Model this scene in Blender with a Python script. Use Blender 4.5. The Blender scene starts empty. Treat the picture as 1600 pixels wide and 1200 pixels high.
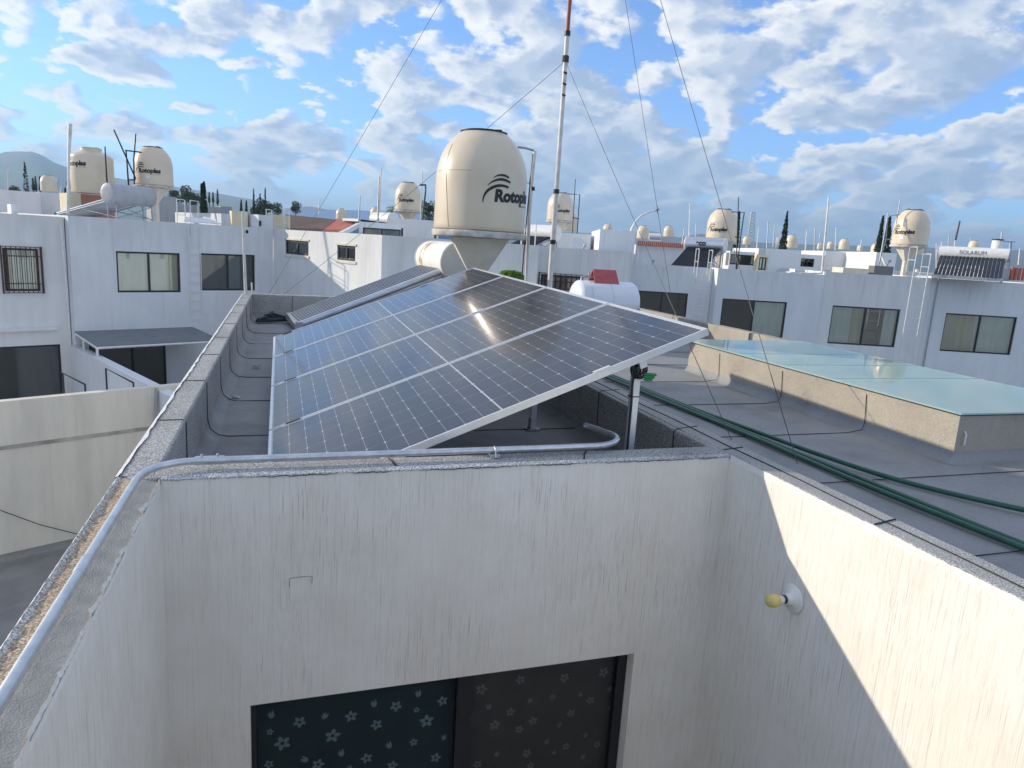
import bpy, math, random
from mathutils import Vector, Matrix, noise
random.seed(7)
PI = math.pi
scene = bpy.context.scene
COL = scene.collection
# ---------------------------------------------------------------- camera (origin) and surveying helpers
F = 1091.07
M = ((0.9511877137, -0.3027285565, 0.0599779489),
     (-0.0027810719, -0.2027471716, -0.9792271698),
     (0.3086003871, 0.9312620498, -0.1936925285))
def ray(px, py):
    a, b = (px-800)/F, (py-600)/F
    return Vector([M[0][i]*a+M[1][i]*b+M[2][i] for i in range(3)])
def atz(px, py, z): r = ray(px, py); return r*(z/r.z)
def aty(px, py, y): r = ray(px, py); return r*(y/r.y)
def atx(px, py, x): r = ray(px, py); return r*(x/r.x)
def fwd(px, py, d): return ray(px, py)*d
def onplane(px, py, o, yaw):
    n = Vector((-math.sin(yaw), math.cos(yaw), 0)); r = ray(px, py)
    return r*(n.dot(Vector((o[0], o[1], 0)))/n.dot(r))
R = math.radians
GZ = -5.4            # street level, camera at z = 0
cam = bpy.data.cameras.new('camera'); camo = bpy.data.objects.new('camera', cam); COL.objects.link(camo)
cam.sensor_width = 36; cam.lens = 36*F/1600; cam.clip_end = 20000; cam.clip_start = 0.02
camo.matrix_world = Matrix(((M[0][0], -M[1][0], -M[2][0], 0), (M[0][1], -M[1][1], -M[2][1], 0), (M[0][2], -M[1][2], -M[2][2], 0), (0, 0, 0, 1)))
scene.camera = camo

# ---------------------------------------------------------------- materials
def newmat(name):
    m = bpy.data.materials.new(name); m.use_nodes = True
    nt = m.node_tree; b = nt.nodes['Principled BSDF']
    return m, nt, b
def N(nt, t, **kw):
    n = nt.nodes.new(t)
    for k, v in kw.items():
        if k.startswith('i_'):
            n.inputs[k[2:].replace('_', ' ')].default_value = v
        else: setattr(n, k, v)
    return n
def L(nt, a, b): nt.links.new(a, b)
def plain(name, col, rough=.5, metal=0, spec=.5):
    m, nt, b = newmat(name)
    b.inputs['Base Color'].default_value = (*col, 1); b.inputs['Roughness'].default_value = rough
    b.inputs['Metallic'].default_value = metal; b.inputs['Specular IOR Level'].default_value = spec
    return m
def ramp(nt, stops, mode='LINEAR'):
    r = N(nt, 'ShaderNodeValToRGB'); cr = r.color_ramp; cr.interpolation = mode
    while len(cr.elements) > 1: cr.elements.remove(cr.elements[-1])
    cr.elements[0].position = stops[0][0]; cr.elements[0].color = (*stops[0][1], 1) if len(stops[0][1]) == 3 else stops[0][1]
    for p, c in stops[1:]:
        e = cr.elements.new(p); e.color = (*c, 1)
    return r
def mottled(name, c1, c2, scale=4, rough=.7, bump=.0, bscale=60, metal=0, stretch=(1, 1, 1), lo=.35, hi=.7, spec=.5, detail=6):
    m, nt, b = newmat(name)
    tc = N(nt, 'ShaderNodeTexCoord'); mp = N(nt, 'ShaderNodeMapping'); mp.inputs['Scale'].default_value = stretch
    L(nt, tc.outputs['Object'], mp.inputs[0])
    n = N(nt, 'ShaderNodeTexNoise', i_Scale=scale, i_Detail=detail, i_Roughness=.6); L(nt, mp.outputs[0], n.inputs['Vector'])
    r = ramp(nt, [(lo, c1), (hi, c2)]); L(nt, n.outputs[0], r.inputs[0]); L(nt, r.outputs[0], b.inputs['Base Color'])
    b.inputs['Roughness'].default_value = rough; b.inputs['Metallic'].default_value = metal; b.inputs['Specular IOR Level'].default_value = spec
    if bump:
        n2 = N(nt, 'ShaderNodeTexNoise', i_Scale=bscale, i_Detail=4); L(nt, tc.outputs['Object'], n2.inputs['Vector'])
        bp = N(nt, 'ShaderNodeBump', i_Strength=bump, i_Distance=.01); L(nt, n2.outputs[0], bp.inputs['Height']); L(nt, bp.outputs[0], b.inputs['Normal'])
    return m
def stucco_streaked(name):
    """white combed render: fine vertical gouges, worn dirty where they are deep"""
    m, nt, b = newmat(name)
    tc = N(nt, 'ShaderNodeTexCoord')
    def streak(sx, sz, det, dist=0):
        mp = N(nt, 'ShaderNodeMapping'); mp.inputs['Scale'].default_value = (sx, sx, sz)
        L(nt, tc.outputs['Object'], mp.inputs[0])
        n = N(nt, 'ShaderNodeTexNoise', i_Scale=1, i_Detail=det, i_Roughness=.62, i_Distortion=dist); L(nt, mp.outputs[0], n.inputs['Vector']); return n
    a = streak(560, 5.5, 3, .5); c = streak(330, 3.2, 2, .5)
    g1 = ramp(nt, [(.32, (1, 1, 1)), (.375, (0, 0, 0))]); L(nt, a.outputs[0], g1.inputs[0])
    g2 = ramp(nt, [(.31, (1, 1, 1)), (.35, (0, 0, 0))]); L(nt, c.outputs[0], g2.inputs[0])
    mx = N(nt, 'ShaderNodeMath', operation='MAXIMUM'); L(nt, g1.outputs[0], mx.inputs[0]); L(nt, g2.outputs[0], mx.inputs[1])
    big = N(nt, 'ShaderNodeTexNoise', i_Scale=1.7, i_Detail=5); L(nt, tc.outputs['Object'], big.inputs['Vector'])
    bigm = ramp(nt, [(.36, (.05, .05, .05)), (.64, (.85, .85, .85))]); L(nt, big.outputs[0], bigm.inputs[0])
    dm = N(nt, 'ShaderNodeMath', operation='MULTIPLY'); L(nt, mx.outputs[0], dm.inputs[0]); L(nt, bigm.outputs[0], dm.inputs[1])
    base = ramp(nt, [(.3, (.72, .68, .61)), (.7, (.80, .775, .725))]); 
    b2 = N(nt, 'ShaderNodeTexNoise', i_Scale=3.1, i_Detail=8, i_Roughness=.65); L(nt, tc.outputs['Object'], b2.inputs['Vector']); L(nt, b2.outputs[0], base.inputs[0])
    rb = streak(240, 1.6, 3, .35); rr = ramp(nt, [(.34, (.945, .935, .915)), (.48, (1, 1, 1)), (.7, (1.02, 1.02, 1.015))]); L(nt, rb.outputs[0], rr.inputs[0])
    bm = N(nt, 'ShaderNodeMixRGB', blend_type='MULTIPLY'); bm.inputs[0].default_value = 1; L(nt, base.outputs[0], bm.inputs[1]); L(nt, rr.outputs[0], bm.inputs[2])
    mix = N(nt, 'ShaderNodeMixRGB'); L(nt, dm.outputs[0], mix.inputs[0]); L(nt, bm.outputs[0], mix.inputs[1]); mix.inputs[2].default_value = (.45, .395, .33, 1)
    L(nt, mix.outputs[0], b.inputs['Base Color']); b.inputs['Roughness'].default_value = .85; b.inputs['Specular IOR Level'].default_value = .2
    fine = N(nt, 'ShaderNodeTexNoise', i_Scale=180, i_Detail=2); L(nt, tc.outputs['Object'], fine.inputs['Vector'])
    h = N(nt, 'ShaderNodeMath', operation='MULTIPLY_ADD'); L(nt, dm.outputs[0], h.inputs[0]); h.inputs[1].default_value = -1.0
    sm = N(nt, 'ShaderNodeMath', operation='MULTIPLY_ADD'); L(nt, fine.outputs[0], sm.inputs[0]); sm.inputs[1].default_value = .25; rh = N(nt, 'ShaderNodeMath', operation='MULTIPLY'); L(nt, rb.outputs[0], rh.inputs[0]); rh.inputs[1].default_value = .45; L(nt, rh.outputs[0], sm.inputs[2]); L(nt, sm.outputs[0], h.inputs[2])
    bp = N(nt, 'ShaderNodeBump', i_Strength=.55, i_Distance=.004); L(nt, h.outputs[0], bp.inputs['Height']); L(nt, bp.outputs[0], b.inputs['Normal'])
    return m
def facade_paint(name, c, dirt=.12):
    m, nt, b = newmat(name)
    tc = N(nt, 'ShaderNodeTexCoord'); mp = N(nt, 'ShaderNodeMapping'); mp.inputs['Scale'].default_value = (2.5, 2.5, .35); L(nt, tc.outputs['Object'], mp.inputs[0])
    n = N(nt, 'ShaderNodeTexNoise', i_Scale=1, i_Detail=8, i_Roughness=.65); L(nt, mp.outputs[0], n.inputs['Vector'])
    d = tuple(x*(1-dirt*1.6) for x in c)
    r = ramp(nt, [(.32, d), (.55, c), (.8, tuple(min(.85, x*1.03) for x in c))]); L(nt, n.outputs[0], r.inputs[0])
    m3 = N(nt, 'ShaderNodeMapping'); m3.inputs['Scale'].default_value = (9, 9, .28); L(nt, tc.outputs['Object'], m3.inputs[0])
    n3 = N(nt, 'ShaderNodeTexNoise', i_Scale=1, i_Detail=5, i_Roughness=.6); L(nt, m3.outputs[0], n3.inputs['Vector']); r3 = ramp(nt, [(.60, (1, 1, 1)), (.74, (.84, .82, .79))]); L(nt, n3.outputs[0], r3.inputs[0])
    n4 = N(nt, 'ShaderNodeTexNoise', i_Scale=.55, i_Detail=2); L(nt, tc.outputs['Object'], n4.inputs['Vector']); r4 = ramp(nt, [(.46, (1, 1, 1)), (.50, (.955, .96, .965))]); L(nt, n4.outputs[0], r4.inputs[0])
    u1 = N(nt, 'ShaderNodeMixRGB', blend_type='MULTIPLY'); u1.inputs[0].default_value = 1; L(nt, r.outputs[0], u1.inputs[1]); L(nt, r3.outputs[0], u1.inputs[2])
    u2 = N(nt, 'ShaderNodeMixRGB', blend_type='MULTIPLY'); u2.inputs[0].default_value = 1; L(nt, u1.outputs[0], u2.inputs[1]); L(nt, r4.outputs[0], u2.inputs[2]); sz = N(nt, 'ShaderNodeSeparateXYZ'); L(nt, tc.outputs['Object'], sz.inputs[0])
    m5 = N(nt, 'ShaderNodeMapping'); m5.inputs['Scale'].default_value = (7, 7, .9); L(nt, tc.outputs['Object'], m5.inputs[0]); n5 = N(nt, 'ShaderNodeTexNoise', i_Scale=1, i_Detail=4); L(nt, m5.outputs[0], n5.inputs['Vector'])
    ad = N(nt, 'ShaderNodeMath', operation='MULTIPLY_ADD'); L(nt, n5.outputs[0], ad.inputs[0]); ad.inputs[1].default_value = 2.2; L(nt, sz.outputs[2], ad.inputs[2])
    r5 = ramp(nt, [(.30, (1, 1, 1)), (.62, (.92, .915, .90))]); mr = N(nt, 'ShaderNodeMapRange'); mr.inputs[1].default_value = 5.2; mr.inputs[2].default_value = 7.2; L(nt, ad.outputs[0], mr.inputs[0]); L(nt, mr.outputs[0], r5.inputs[0])
    u3 = N(nt, 'ShaderNodeMixRGB', blend_type='MULTIPLY'); u3.inputs[0].default_value = 1; L(nt, u2.outputs[0], u3.inputs[1]); L(nt, r5.outputs[0], u3.inputs[2]); L(nt, u3.outputs[0], b.inputs['Base Color'])
    b.inputs['Roughness'].default_value = .8; b.inputs['Specular IOR Level'].default_value = .25
    n2 = N(nt, 'ShaderNodeTexNoise', i_Scale=90, i_Detail=3); L(nt, tc.outputs['Object'], n2.inputs['Vector'])
    bp = N(nt, 'ShaderNodeBump', i_Strength=.15, i_Distance=.01); L(nt, n2.outputs[0], bp.inputs['Height']); L(nt, bp.outputs[0], b.inputs['Normal'])
    return m
def membrane(name, c1, c2, grain=260, spk=.35, rough=.8, gc=None):
    """mineral roofing felt: crushed-stone grain"""
    m, nt, b = newmat(name)
    tc = N(nt, 'ShaderNodeTexCoord')
    g = N(nt, 'ShaderNodeTexNoise', i_Scale=grain, i_Detail=2, i_Roughness=.7); L(nt, tc.outputs['Object'], g.inputs['Vector'])
    gr = ramp(nt, [(.38, tuple(x*(1-spk) for x in c1)), (.5, c1), (.64, tuple(min(.8, x*(1+spk)) for x in c2))]); L(nt, g.outputs[0], gr.inputs[0])
    bg = N(nt, 'ShaderNodeTexNoise', i_Scale=1.3, i_Detail=9, i_Roughness=.68); L(nt, tc.outputs['Object'], bg.inputs['Vector'])
    br = ramp(nt, [(.30, (.62, .62, .63)), (.46, (.90, .90, .90)), (.56, (1.0, 1.0, 1.0)), (.75, (1.14, 1.12, 1.08))]); L(nt, bg.outputs[0], br.inputs[0])
    mu = N(nt, 'ShaderNodeMixRGB', blend_type='MULTIPLY'); mu.inputs[0].default_value = 1; L(nt, gr.outputs[0], mu.inputs[1]); L(nt, br.outputs[0], mu.inputs[2])
    L(nt, mu.outputs[0], b.inputs['Base Color']); b.inputs['Roughness'].default_value = rough; b.inputs['Specular IOR Level'].default_value = .3
    bp = N(nt, 'ShaderNodeBump', i_Strength=.5, i_Distance=.003); L(nt, g.outputs[0], bp.inputs['Height']); L(nt, bp.outputs[0], b.inputs['Normal'])
    return m
def window_glass(name, tint, refl=.12, rough=.01, ior=1.5):
    m, nt, b = newmat(name); nt.nodes.remove(b)
    out = nt.nodes['Material Output']; tr = N(nt, 'ShaderNodeBsdfTransparent'); tr.inputs[0].default_value = (*tint, 1)
    gl = N(nt, 'ShaderNodeBsdfGlossy'); gl.inputs['Roughness'].default_value = rough; gl.inputs[0].default_value = (1, 1, 1, 1)
    fr = N(nt, 'ShaderNodeFresnel', i_IOR=ior); ma = N(nt, 'ShaderNodeMath', operation='ADD', use_clamp=True); L(nt, fr.outputs[0], ma.inputs[0]); ma.inputs[1].default_value = refl
    mx = N(nt, 'ShaderNodeMixShader'); L(nt, ma.outputs[0], mx.inputs[0]); L(nt, tr.outputs[0], mx.inputs[1]); L(nt, gl.outputs[0], mx.inputs[2]); L(nt, mx.outputs[0], out.inputs[0])
    return m
def solar_cells(name):
    """6 x 24 half-cut mono cells under glass: gaps, chamfered corners, busbars (UV = metres on the module)"""
    m, nt, b = newmat(name)
    uv = N(nt, 'ShaderNodeUVMap'); sp = N(nt, 'ShaderNodeSeparateXYZ'); L(nt, uv.outputs[0], sp.inputs[0])
    def math_(op, a, c=None, d=None):
        n = N(nt, 'ShaderNodeMath', operation=op)
        for i, v in enumerate((a, c, d)):
            if v is None: continue
            if isinstance(v, (int, float)): n.inputs[i].default_value = v
            else: L(nt, v, n.inputs[i])
        return n.outputs[0]
    # u along 2.278 (x), v along 1.134 (y). cell pitch
    cw, ch, mid = .0928, .1830, .007
    u = math_('SUBTRACT', sp.outputs[0], 1.139); au = math_('SUBTRACT', math_('ABSOLUTE', u), mid/2)
    v = math_('SUBTRACT', sp.outputs[1], .567-3*ch)
    fu = math_('MULTIPLY', math_('FRACT', math_('DIVIDE', au, cw)), cw); fv = math_('MULTIPLY', math_('FRACT', math_('DIVIDE', v, ch)), ch)
    eu = math_('MINIMUM', fu, math_('SUBTRACT', cw, fu)); ev = math_('MINIMUM', fv, math_('SUBTRACT', ch, fv))
    # chamfer only on alternate u boundaries (half cells): distance to full-cell u boundary
    eu2 = eu
    gapu = math_('LESS_THAN', eu, .0008); gapv = math_('LESS_THAN', ev, .00045)
    cham = math_('LESS_THAN', math_('ADD', eu2, ev), .0085)
    out_ = math_('MAXIMUM', math_('LESS_THAN', au, 0), math_('GREATER_THAN', au, 12*cw)); out_ = math_('MAXIMUM', out_, math_('LESS_THAN', v, 0)); out_ = math_('MAXIMUM', out_, math_('GREATER_THAN', v, 6*ch))
    gap = math_('MAXIMUM', math_('MAXIMUM', gapu, gapv), math_('MAXIMUM', cham, out_))
    bus = math_('LESS_THAN', math_('ABSOLUTE', math_('SUBTRACT', math_('FRACT', math_('DIVIDE', fv, ch/9)), .5)), .03)
    # thick ribbon on the centre line, broken into pads
    midm = math_('LESS_THAN', math_('ABSOLUTE', u), .0045)
    nz = N(nt, 'ShaderNodeTexNoise', i_Scale=14, i_Detail=2); L(nt, uv.outputs[0], nz.inputs['Vector'])
    cellc = ramp(nt, [(.3, (.009, .012, .024)), (.7, (.015, .019, .036))]); L(nt, nz.outputs[0], cellc.inputs[0])
    m1 = N(nt, 'ShaderNodeMixRGB'); L(nt, bus, m1.inputs[0]); L(nt, cellc.outputs[0], m1.inputs[1]); m1.inputs[2].default_value = (.09, .09, .1, 1)
    m2 = N(nt, 'ShaderNodeMixRGB'); L(nt, gap, m2.inputs[0]); L(nt, m1.outputs[0], m2.inputs[1]); m2.inputs[2].default_value = (.38, .40, .42, 1)
    L(nt, m2.outputs[0], b.inputs['Base Color']); b.inputs['Roughness'].default_value = .4; b.inputs['Specular IOR Level'].default_value = .15
    b.inputs['Coat Weight'].default_value = .72; b.inputs['Coat IOR'].default_value = 1.5
    d = N(nt, 'ShaderNodeTexNoise', i_Scale=2.2, i_Detail=8, i_Roughness=.7); L(nt, uv.outputs[0], d.inputs['Vector'])
    dr = ramp(nt, [(.35, (.07, .07, .07)), (.75, (.16, .16, .16))]); L(nt, d.outputs[0], dr.inputs[0]); L(nt, dr.outputs[0], b.inputs['Coat Roughness'])
    return m
def leafy(name, c1, c2):
    m, nt, b = newmat(name)
    tc = N(nt, 'ShaderNodeTexCoord'); n = N(nt, 'ShaderNodeTexNoise', i_Scale=1.4, i_Detail=3); L(nt, tc.outputs['Object'], n.inputs['Vector'])
    r = ramp(nt, [(.35, c1), (.65, c2)]); L(nt, n.outputs[0], r.inputs[0]); L(nt, r.outputs[0], b.inputs['Base Color']); b.inputs['Roughness'].default_value = .7; b.inputs['Specular IOR Level'].default_value = .2
    return m

m_stucco = stucco_streaked('combed_stucco')
m_white = facade_paint('white_facade', (.77, .77, .76), .06)
m_white2 = facade_paint('bluish_white_facade', (.75, .765, .78), .035)
m_cream = facade_paint('cream_facade', (.74, .64, .44))
m_beige = facade_paint('beige_wall', (.75, .70, .60), .09)
m_greyw = facade_paint('grey_facade', (.42, .43, .44))
m_brown = mottled('brown_roof', (.085, .05, .038), (.14, .075, .055), 3, .85)
m_red = mottled('red_tile', (.40, .10, .06), (.55, .16, .09), 6, .8)
m_redpaint = mottled('red_painted_sheet', (.40, .07, .08), (.5, .1, .1), 8, .5)
m_terra = mottled('pinkish_wall', (.5, .2, .14), (.6, .28, .2), 3, .85)
m_felt = membrane('felt_parapet', (.34, .335, .325), (.50, .49, .47), 190, .5)
m_felt2 = membrane('felt_floor', (.275, .277, .28), (.33, .33, .325), 300, .22, .7)
m_felt3 = membrane('felt_curb_wall', (.37, .335, .285), (.45, .41, .35), 230, .28)
m_mortar = membrane('bare_mortar', (.40, .315, .235), (.52, .42, .31), 150, .42, .95)
m_shaded_cement = mottled('shaded_grey_cement', (.29, .29, .29), (.37, .37, .36), 16, .95, .5, 200, lo=.3, hi=.6)  # smooth grey cement, darkened to carry the conduit's shadow in its colour
m_ridge = membrane('crumbly_mortar', (.50, .49, .48), (.66, .65, .63), 150, .5, .95)
m_paint = mottled('white_paint_edge', (.62, .61, .58), (.8, .8, .78), 30, .8, .3, 90)
m_seam = plain('bitumen', (.018, .018, .02), .6)
m_galv = mottled('galvanised', (.50, .53, .57), (.66, .69, .73), 22, .34, metal=.85)
m_alu = mottled('aluminium', (.74, .74, .75), (.82, .82, .83), 9, .42, metal=.75)
m_steel = mottled('dull_steel', (.30, .31, .33), (.45, .46, .48), 9, .5, metal=.7)
m_whitemetal = mottled('white_enamel', (.66, .66, .64), (.8, .8, .79), 12, .45)
m_wornwhite = mottled('worn_white_pipe', (.55, .52, .47), (.8, .79, .76), 5, .5)
m_redpipe = mottled('worn_red_pipe', (.30, .06, .03), (.42, .10, .06), 9, .5)
m_black = plain('black_plastic', (.012, .012, .014), .45)
m_frame = plain('dark_window_frame', (.012, .014, .018), .4)
m_rust = mottled('rusty_iron', (.05, .035, .028), (.11, .06, .04), 15, .8)
m_tank = mottled('cream_tank', (.66, .545, .395), (.72, .605, .45), 2.2, .36, spec=.5)
m_tank.node_tree.nodes['Principled BSDF'].inputs['Coat Weight'].default_value = .5; m_tank.node_tree.nodes['Principled BSDF'].inputs['Coat Roughness'].default_value = .14
m_plinth = mottled('cream_concrete', (.60, .54, .44), (.72, .67, .58), 4, .85, .3, 40)
m_slab = mottled('worn_slab', (.40, .37, .33), (.68, .65, .60), 9, .9, .5, 30)
m_glass_dark = window_glass('dark_window_glass', (.62, .67, .67), .07)
m_glass_green = window_glass('greenish_window_glass', (.93, .98, .96), .12)
def skylight_glass():
    m, nt, b = newmat('aqua_skylight_glass'); nt.nodes.remove(b); out = nt.nodes['Material Output']
    tr = N(nt, 'ShaderNodeBsdfTransparent'); tr.inputs[0].default_value = (.72, .95, .90, 1); df = N(nt, 'ShaderNodeBsdfDiffuse'); df.inputs[0].default_value = (.74, .95, .91, 1)
    tl = N(nt, 'ShaderNodeBsdfTranslucent'); tl.inputs[0].default_value = (.72, .95, .90, 1); a = N(nt, 'ShaderNodeMixShader'); a.inputs[0].default_value = .4; L(nt, df.outputs[0], a.inputs[1]); L(nt, tl.outputs[0], a.inputs[2])
    c = N(nt, 'ShaderNodeMixShader'); c.inputs[0].default_value = .68; L(nt, tr.outputs[0], c.inputs[1]); L(nt, a.outputs[0], c.inputs[2])
    gl = N(nt, 'ShaderNodeBsdfGlossy'); gl.inputs['Roughness'].default_value = .03; fr = N(nt, 'ShaderNodeFresnel', i_IOR=1.15); d = N(nt, 'ShaderNodeMixShader'); L(nt, fr.outputs[0], d.inputs[0]); L(nt, c.outputs[0], d.inputs[1]); L(nt, gl.outputs[0], d.inputs[2]); L(nt, d.outputs[0], out.inputs[0])
    return m
m_glass_sky = skylight_glass()
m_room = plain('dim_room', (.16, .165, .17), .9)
m_curt = mottled('curtain_cloth', (.70, .72, .70), (.82, .83, .81), 8, .9, stretch=(1, 1, .1))
m_curtb = mottled('beige_curtain', (.55, .48, .36), (.68, .62, .48), 8, .9, stretch=(1, 1, .1))
m_teal = mottled('dark_teal_cloth', (.010, .025, .033), (.017, .036, .046), 12, .9)
m_greycloth = mottled('dark_grey_cloth', (.06, .06, .062), (.08, .08, .082), 12, .9)
m_petal = plain('grey_blue_petal', (.19, .245, .265), .9)
m_petal2 = plain('dim_petal', (.17, .18, .185), .9)
m_cells = solar_cells('half_cut_cells')
m_back = plain('white_backsheet', (.7, .7, .7), .6)
m_tube = plain('vacuum_tube_glass', (.008, .010, .022), .25, 0, .12)
m_tube2 = mottled('silvery_tube', (.46, .50, .56), (.58, .62, .68), 5, .2, metal=.6)
m_hose = mottled('green_hose_rubber', (.018, .085, .055), (.03, .12, .075), 9, .38)
m_darkhose = plain('dark_hose', (.015, .03, .03), .5)
m_cable = plain('cable', (.02, .02, .022), .5)
m_wire = plain('guy_wire_steel', (.10, .10, .11), .5, .6)
m_greenplug = plain('green_connector', (.02, .22, .06), .5)
m_bulb = mottled('yellowed_bulb', (.55, .47, .17), (.65, .56, .22), 12, .35)
m_porcelain = plain('porcelain', (.74, .73, .70), .3)
m_stain_tank = None
def rust_tank():
    m, nt, b = newmat('rust_stained_tank')
    tc = N(nt, 'ShaderNodeTexCoord'); n = N(nt, 'ShaderNodeTexNoise', i_Scale=3.2, i_Detail=7, i_Roughness=.7); mp = N(nt, 'ShaderNodeMapping'); mp.inputs['Scale'].default_value = (1.6, .8, .8)
    L(nt, tc.outputs['Object'], mp.inputs[0]); L(nt, mp.outputs[0], n.inputs['Vector'])
    r = ramp(nt, [(.54, (.76, .74, .69)), (.60, (.62, .48, .30)), (.65, (.26, .11, .04)), (.75, (.10, .05, .03))]); L(nt, n.outputs[0], r.inputs[0]); L(nt, r.outputs[0], b.inputs['Base Color']); b.inputs['Roughness'].default_value = .5
    return m
m_rusttank = rust_tank()
m_gas = plain('white_gas_tank_enamel', (.70, .73, .78), .16, 0, .8)
m_dish = plain('dish_grey', (.62, .63, .64), .5)
m_bark = mottled('bark', (.06, .045, .03), (.12, .09, .06), 8, .9)
m_cyp = leafy('cypress_green', (.012, .028, .012), (.03, .06, .022))
m_leaf = leafy('tree_green', (.025, .045, .018), (.06, .09, .03))
m_bush = leafy('bright_leaf', (.11, .20, .025), (.2, .33, .05))
m_ground = mottled('dusty_ground', (.16, .15, .13), (.26, .24, .21), .15, .95)
m_yard = mottled('yard_concrete', (.20, .20, .20), (.28, .275, .27), 2, .9)
m_hill = mottled('scrub_hill', (.05, .065, .04), (.11, .12, .08), .01, .95)
m_shade = mottled('grey_awning_sheet', (.15, .165, .18), (.20, .215, .23), 3, .6)
m_blueroof = mottled('blue_grey_sheet_roof', (.13, .22, .36), (.18, .29, .44), 2, .55, stretch=(6, .3, 1))
m_logo = plain('black_print', (.012, .012, .014), .5)
m_sticker = plain('white_sticker', (.72, .74, .78), .5)
m_logogrey = plain('grey_print', (.16, .16, .155), .5)
m_vapor = None

# ---------------------------------------------------------------- mesh builder
class MB:
    def __init__(s): s.v = []; s.f = []; s.sm = []; s.mi = []; s.uv = None
    def add(s, vs, fs, smooth=False, mi=0):
        o = len(s.v); s.v += [Vector(x) for x in vs]
        for q in fs: s.f.append(tuple(i+o for i in q)); s.sm.append(smooth); s.mi.append(mi)
        return s
    def box(s, a, b, mi=0):
        x0, y0, z0 = a; x1, y1, z1 = b
        return s.add([(x0, y0, z0), (x1, y0, z0), (x1, y1, z0), (x0, y1, z0), (x0, y0, z1), (x1, y0, z1), (x1, y1, z1), (x0, y1, z1)],
                     [(0, 3, 2, 1), (4, 5, 6, 7), (0, 1, 5, 4), (1, 2, 6, 5), (2, 3, 7, 6), (3, 0, 4, 7)], mi=mi)
    def obox(s, o, yaw, a, b, mi=0):
        """box in a frame at o: x along the wall, y away from the viewer, z up"""
        c, n = math.cos(yaw), math.sin(yaw); k = len(s.v); s.box(a, b, mi)
        for i in range(k, len(s.v)):
            p = s.v[i]; s.v[i] = Vector((o[0]+p.x*c-p.y*n, o[1]+p.x*n+p.y*c, o[2]+p.z))
        return s
    def quad(s, a, b, c, d, mi=0): return s.add([a, b, c, d], [(0, 1, 2, 3)], mi=mi)
    def tube(s, pts, r, n=10, cap=True, mi=0):
        pts = [Vector(p) for p in pts]; rr = r if isinstance(r, (list, tuple)) else [r]*len(pts)
        t0 = (pts[1]-pts[0]).normalized(); up = Vector((0, 0, 1)) if abs(t0.z) < .9 else Vector((1, 0, 0))
        u = t0.cross(up).normalized(); vs = []; fs = []
        for i, p in enumerate(pts):
            t = (pts[min(i+1, len(pts)-1)]-pts[max(i-1, 0)]).normalized(); u = (u-t*u.dot(t)).normalized(); w = t.cross(u)
            for k in range(n):
                a = 2*PI*k/n; vs.append(p+(u*math.cos(a)+w*math.sin(a))*rr[i])
        for i in range(len(pts)-1):
            for k in range(n): fs.append((i*n+k, i*n+(k+1) % n, (i+1)*n+(k+1) % n, (i+1)*n+k))
        s.add(vs, fs, True, mi)
        if cap:
            s.add(vs[:n], [tuple(range(n-1, -1, -1))], mi=mi); s.add(vs[-n:], [tuple(range(n))], mi=mi)
        return s
    def lathe(s, prof, n=40, o=(0, 0, 0), smooth=True, mi=0, rot=0):
        vs = []; fs = []
        for r, z in prof:
            for k in range(n):
                a = 2*PI*(k+rot)/n; vs.append((o[0]+r*math.cos(a), o[1]+r*math.sin(a), o[2]+z))
        for i in range(len(prof)-1):
            for k in range(n): fs.append((i*n+k, i*n+(k+1) % n, (i+1)*n+(k+1) % n, (i+1)*n+k))
        s.add(vs, fs, smooth, mi)
        if prof[0][0] > 1e-4: s.add(vs[:n], [tuple(range(n-1, -1, -1))], mi=mi)
        if prof[-1][0] > 1e-4: s.add(vs[-n:], [tuple(range(n))], mi=mi)
        return s
    def build(s, name, mat, parent=None):
        off = Vector((0, 0, 0)); p = parent
        while p is not None: off += Vector(p.location); p = p.parent
        me = bpy.data.meshes.new(name); me.from_pydata([v-off for v in s.v], [], s.f)
        mats = mat if isinstance(mat, (list, tuple)) else [mat]
        for m in mats: me.materials.append(m)
        me.polygons.foreach_set('use_smooth', s.sm); me.polygons.foreach_set('material_index', s.mi)
        if s.uv:
            ul = me.uv_layers.new(name='UVMap')
            for p_ in me.polygons:
                for li in p_.loop_indices: ul.data[li].uv = s.uv[me.loops[li].vertex_index]
        me.update(); o = bpy.data.objects.new(name, me); COL.objects.link(o)
        if parent is not None: o.parent = parent
        return o
def tag(o, label, cat, group=None):
    o['label'] = label; o['category'] = cat; o['kind'] = 'thing'
    if group: o['group'] = group
    return o
def thing(name, label, cat, loc=(0, 0, 0), group=None):
    o = bpy.data.objects.new(name, None); o.empty_display_size = .2; COL.objects.link(o); o.location = loc
    return tag(o, label, cat, group)
def struct(name, mb, mat):
    o = mb.build(name, mat); o['kind'] = 'structure'; return o
def copy_tree(o, parent=None):
    c = o.copy(); COL.objects.link(c)
    if parent: c.parent = parent
    for ch in list(o.children): copy_tree(ch, c)
    return c
def arc(c, a, b, n=8):
    """quarter bend points from direction a to direction b around corner c"""
    return [Vector(c)+Vector(a)*(1-math.sin(t*PI/2/n))+Vector(b)*(1-math.cos(t*PI/2/n)) for t in range(n+1)]

# ================================================================ OUR HOUSE
ZT, ZR = -.95, -1.30          # parapet top, roof felt
XL0, XL1, XC, XR, XR1 = -.615, -.475, -.455, 2.09, 2.262
YF0, YF1, YB0, YB1, YN = 2.82, 2.985, 11.30, 11.45, -1.6
XE = 5.93
house = thing('house', 'white house in front with grey felt roofs and an open courtyard below', 'house', (1, 4, GZ))
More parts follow.
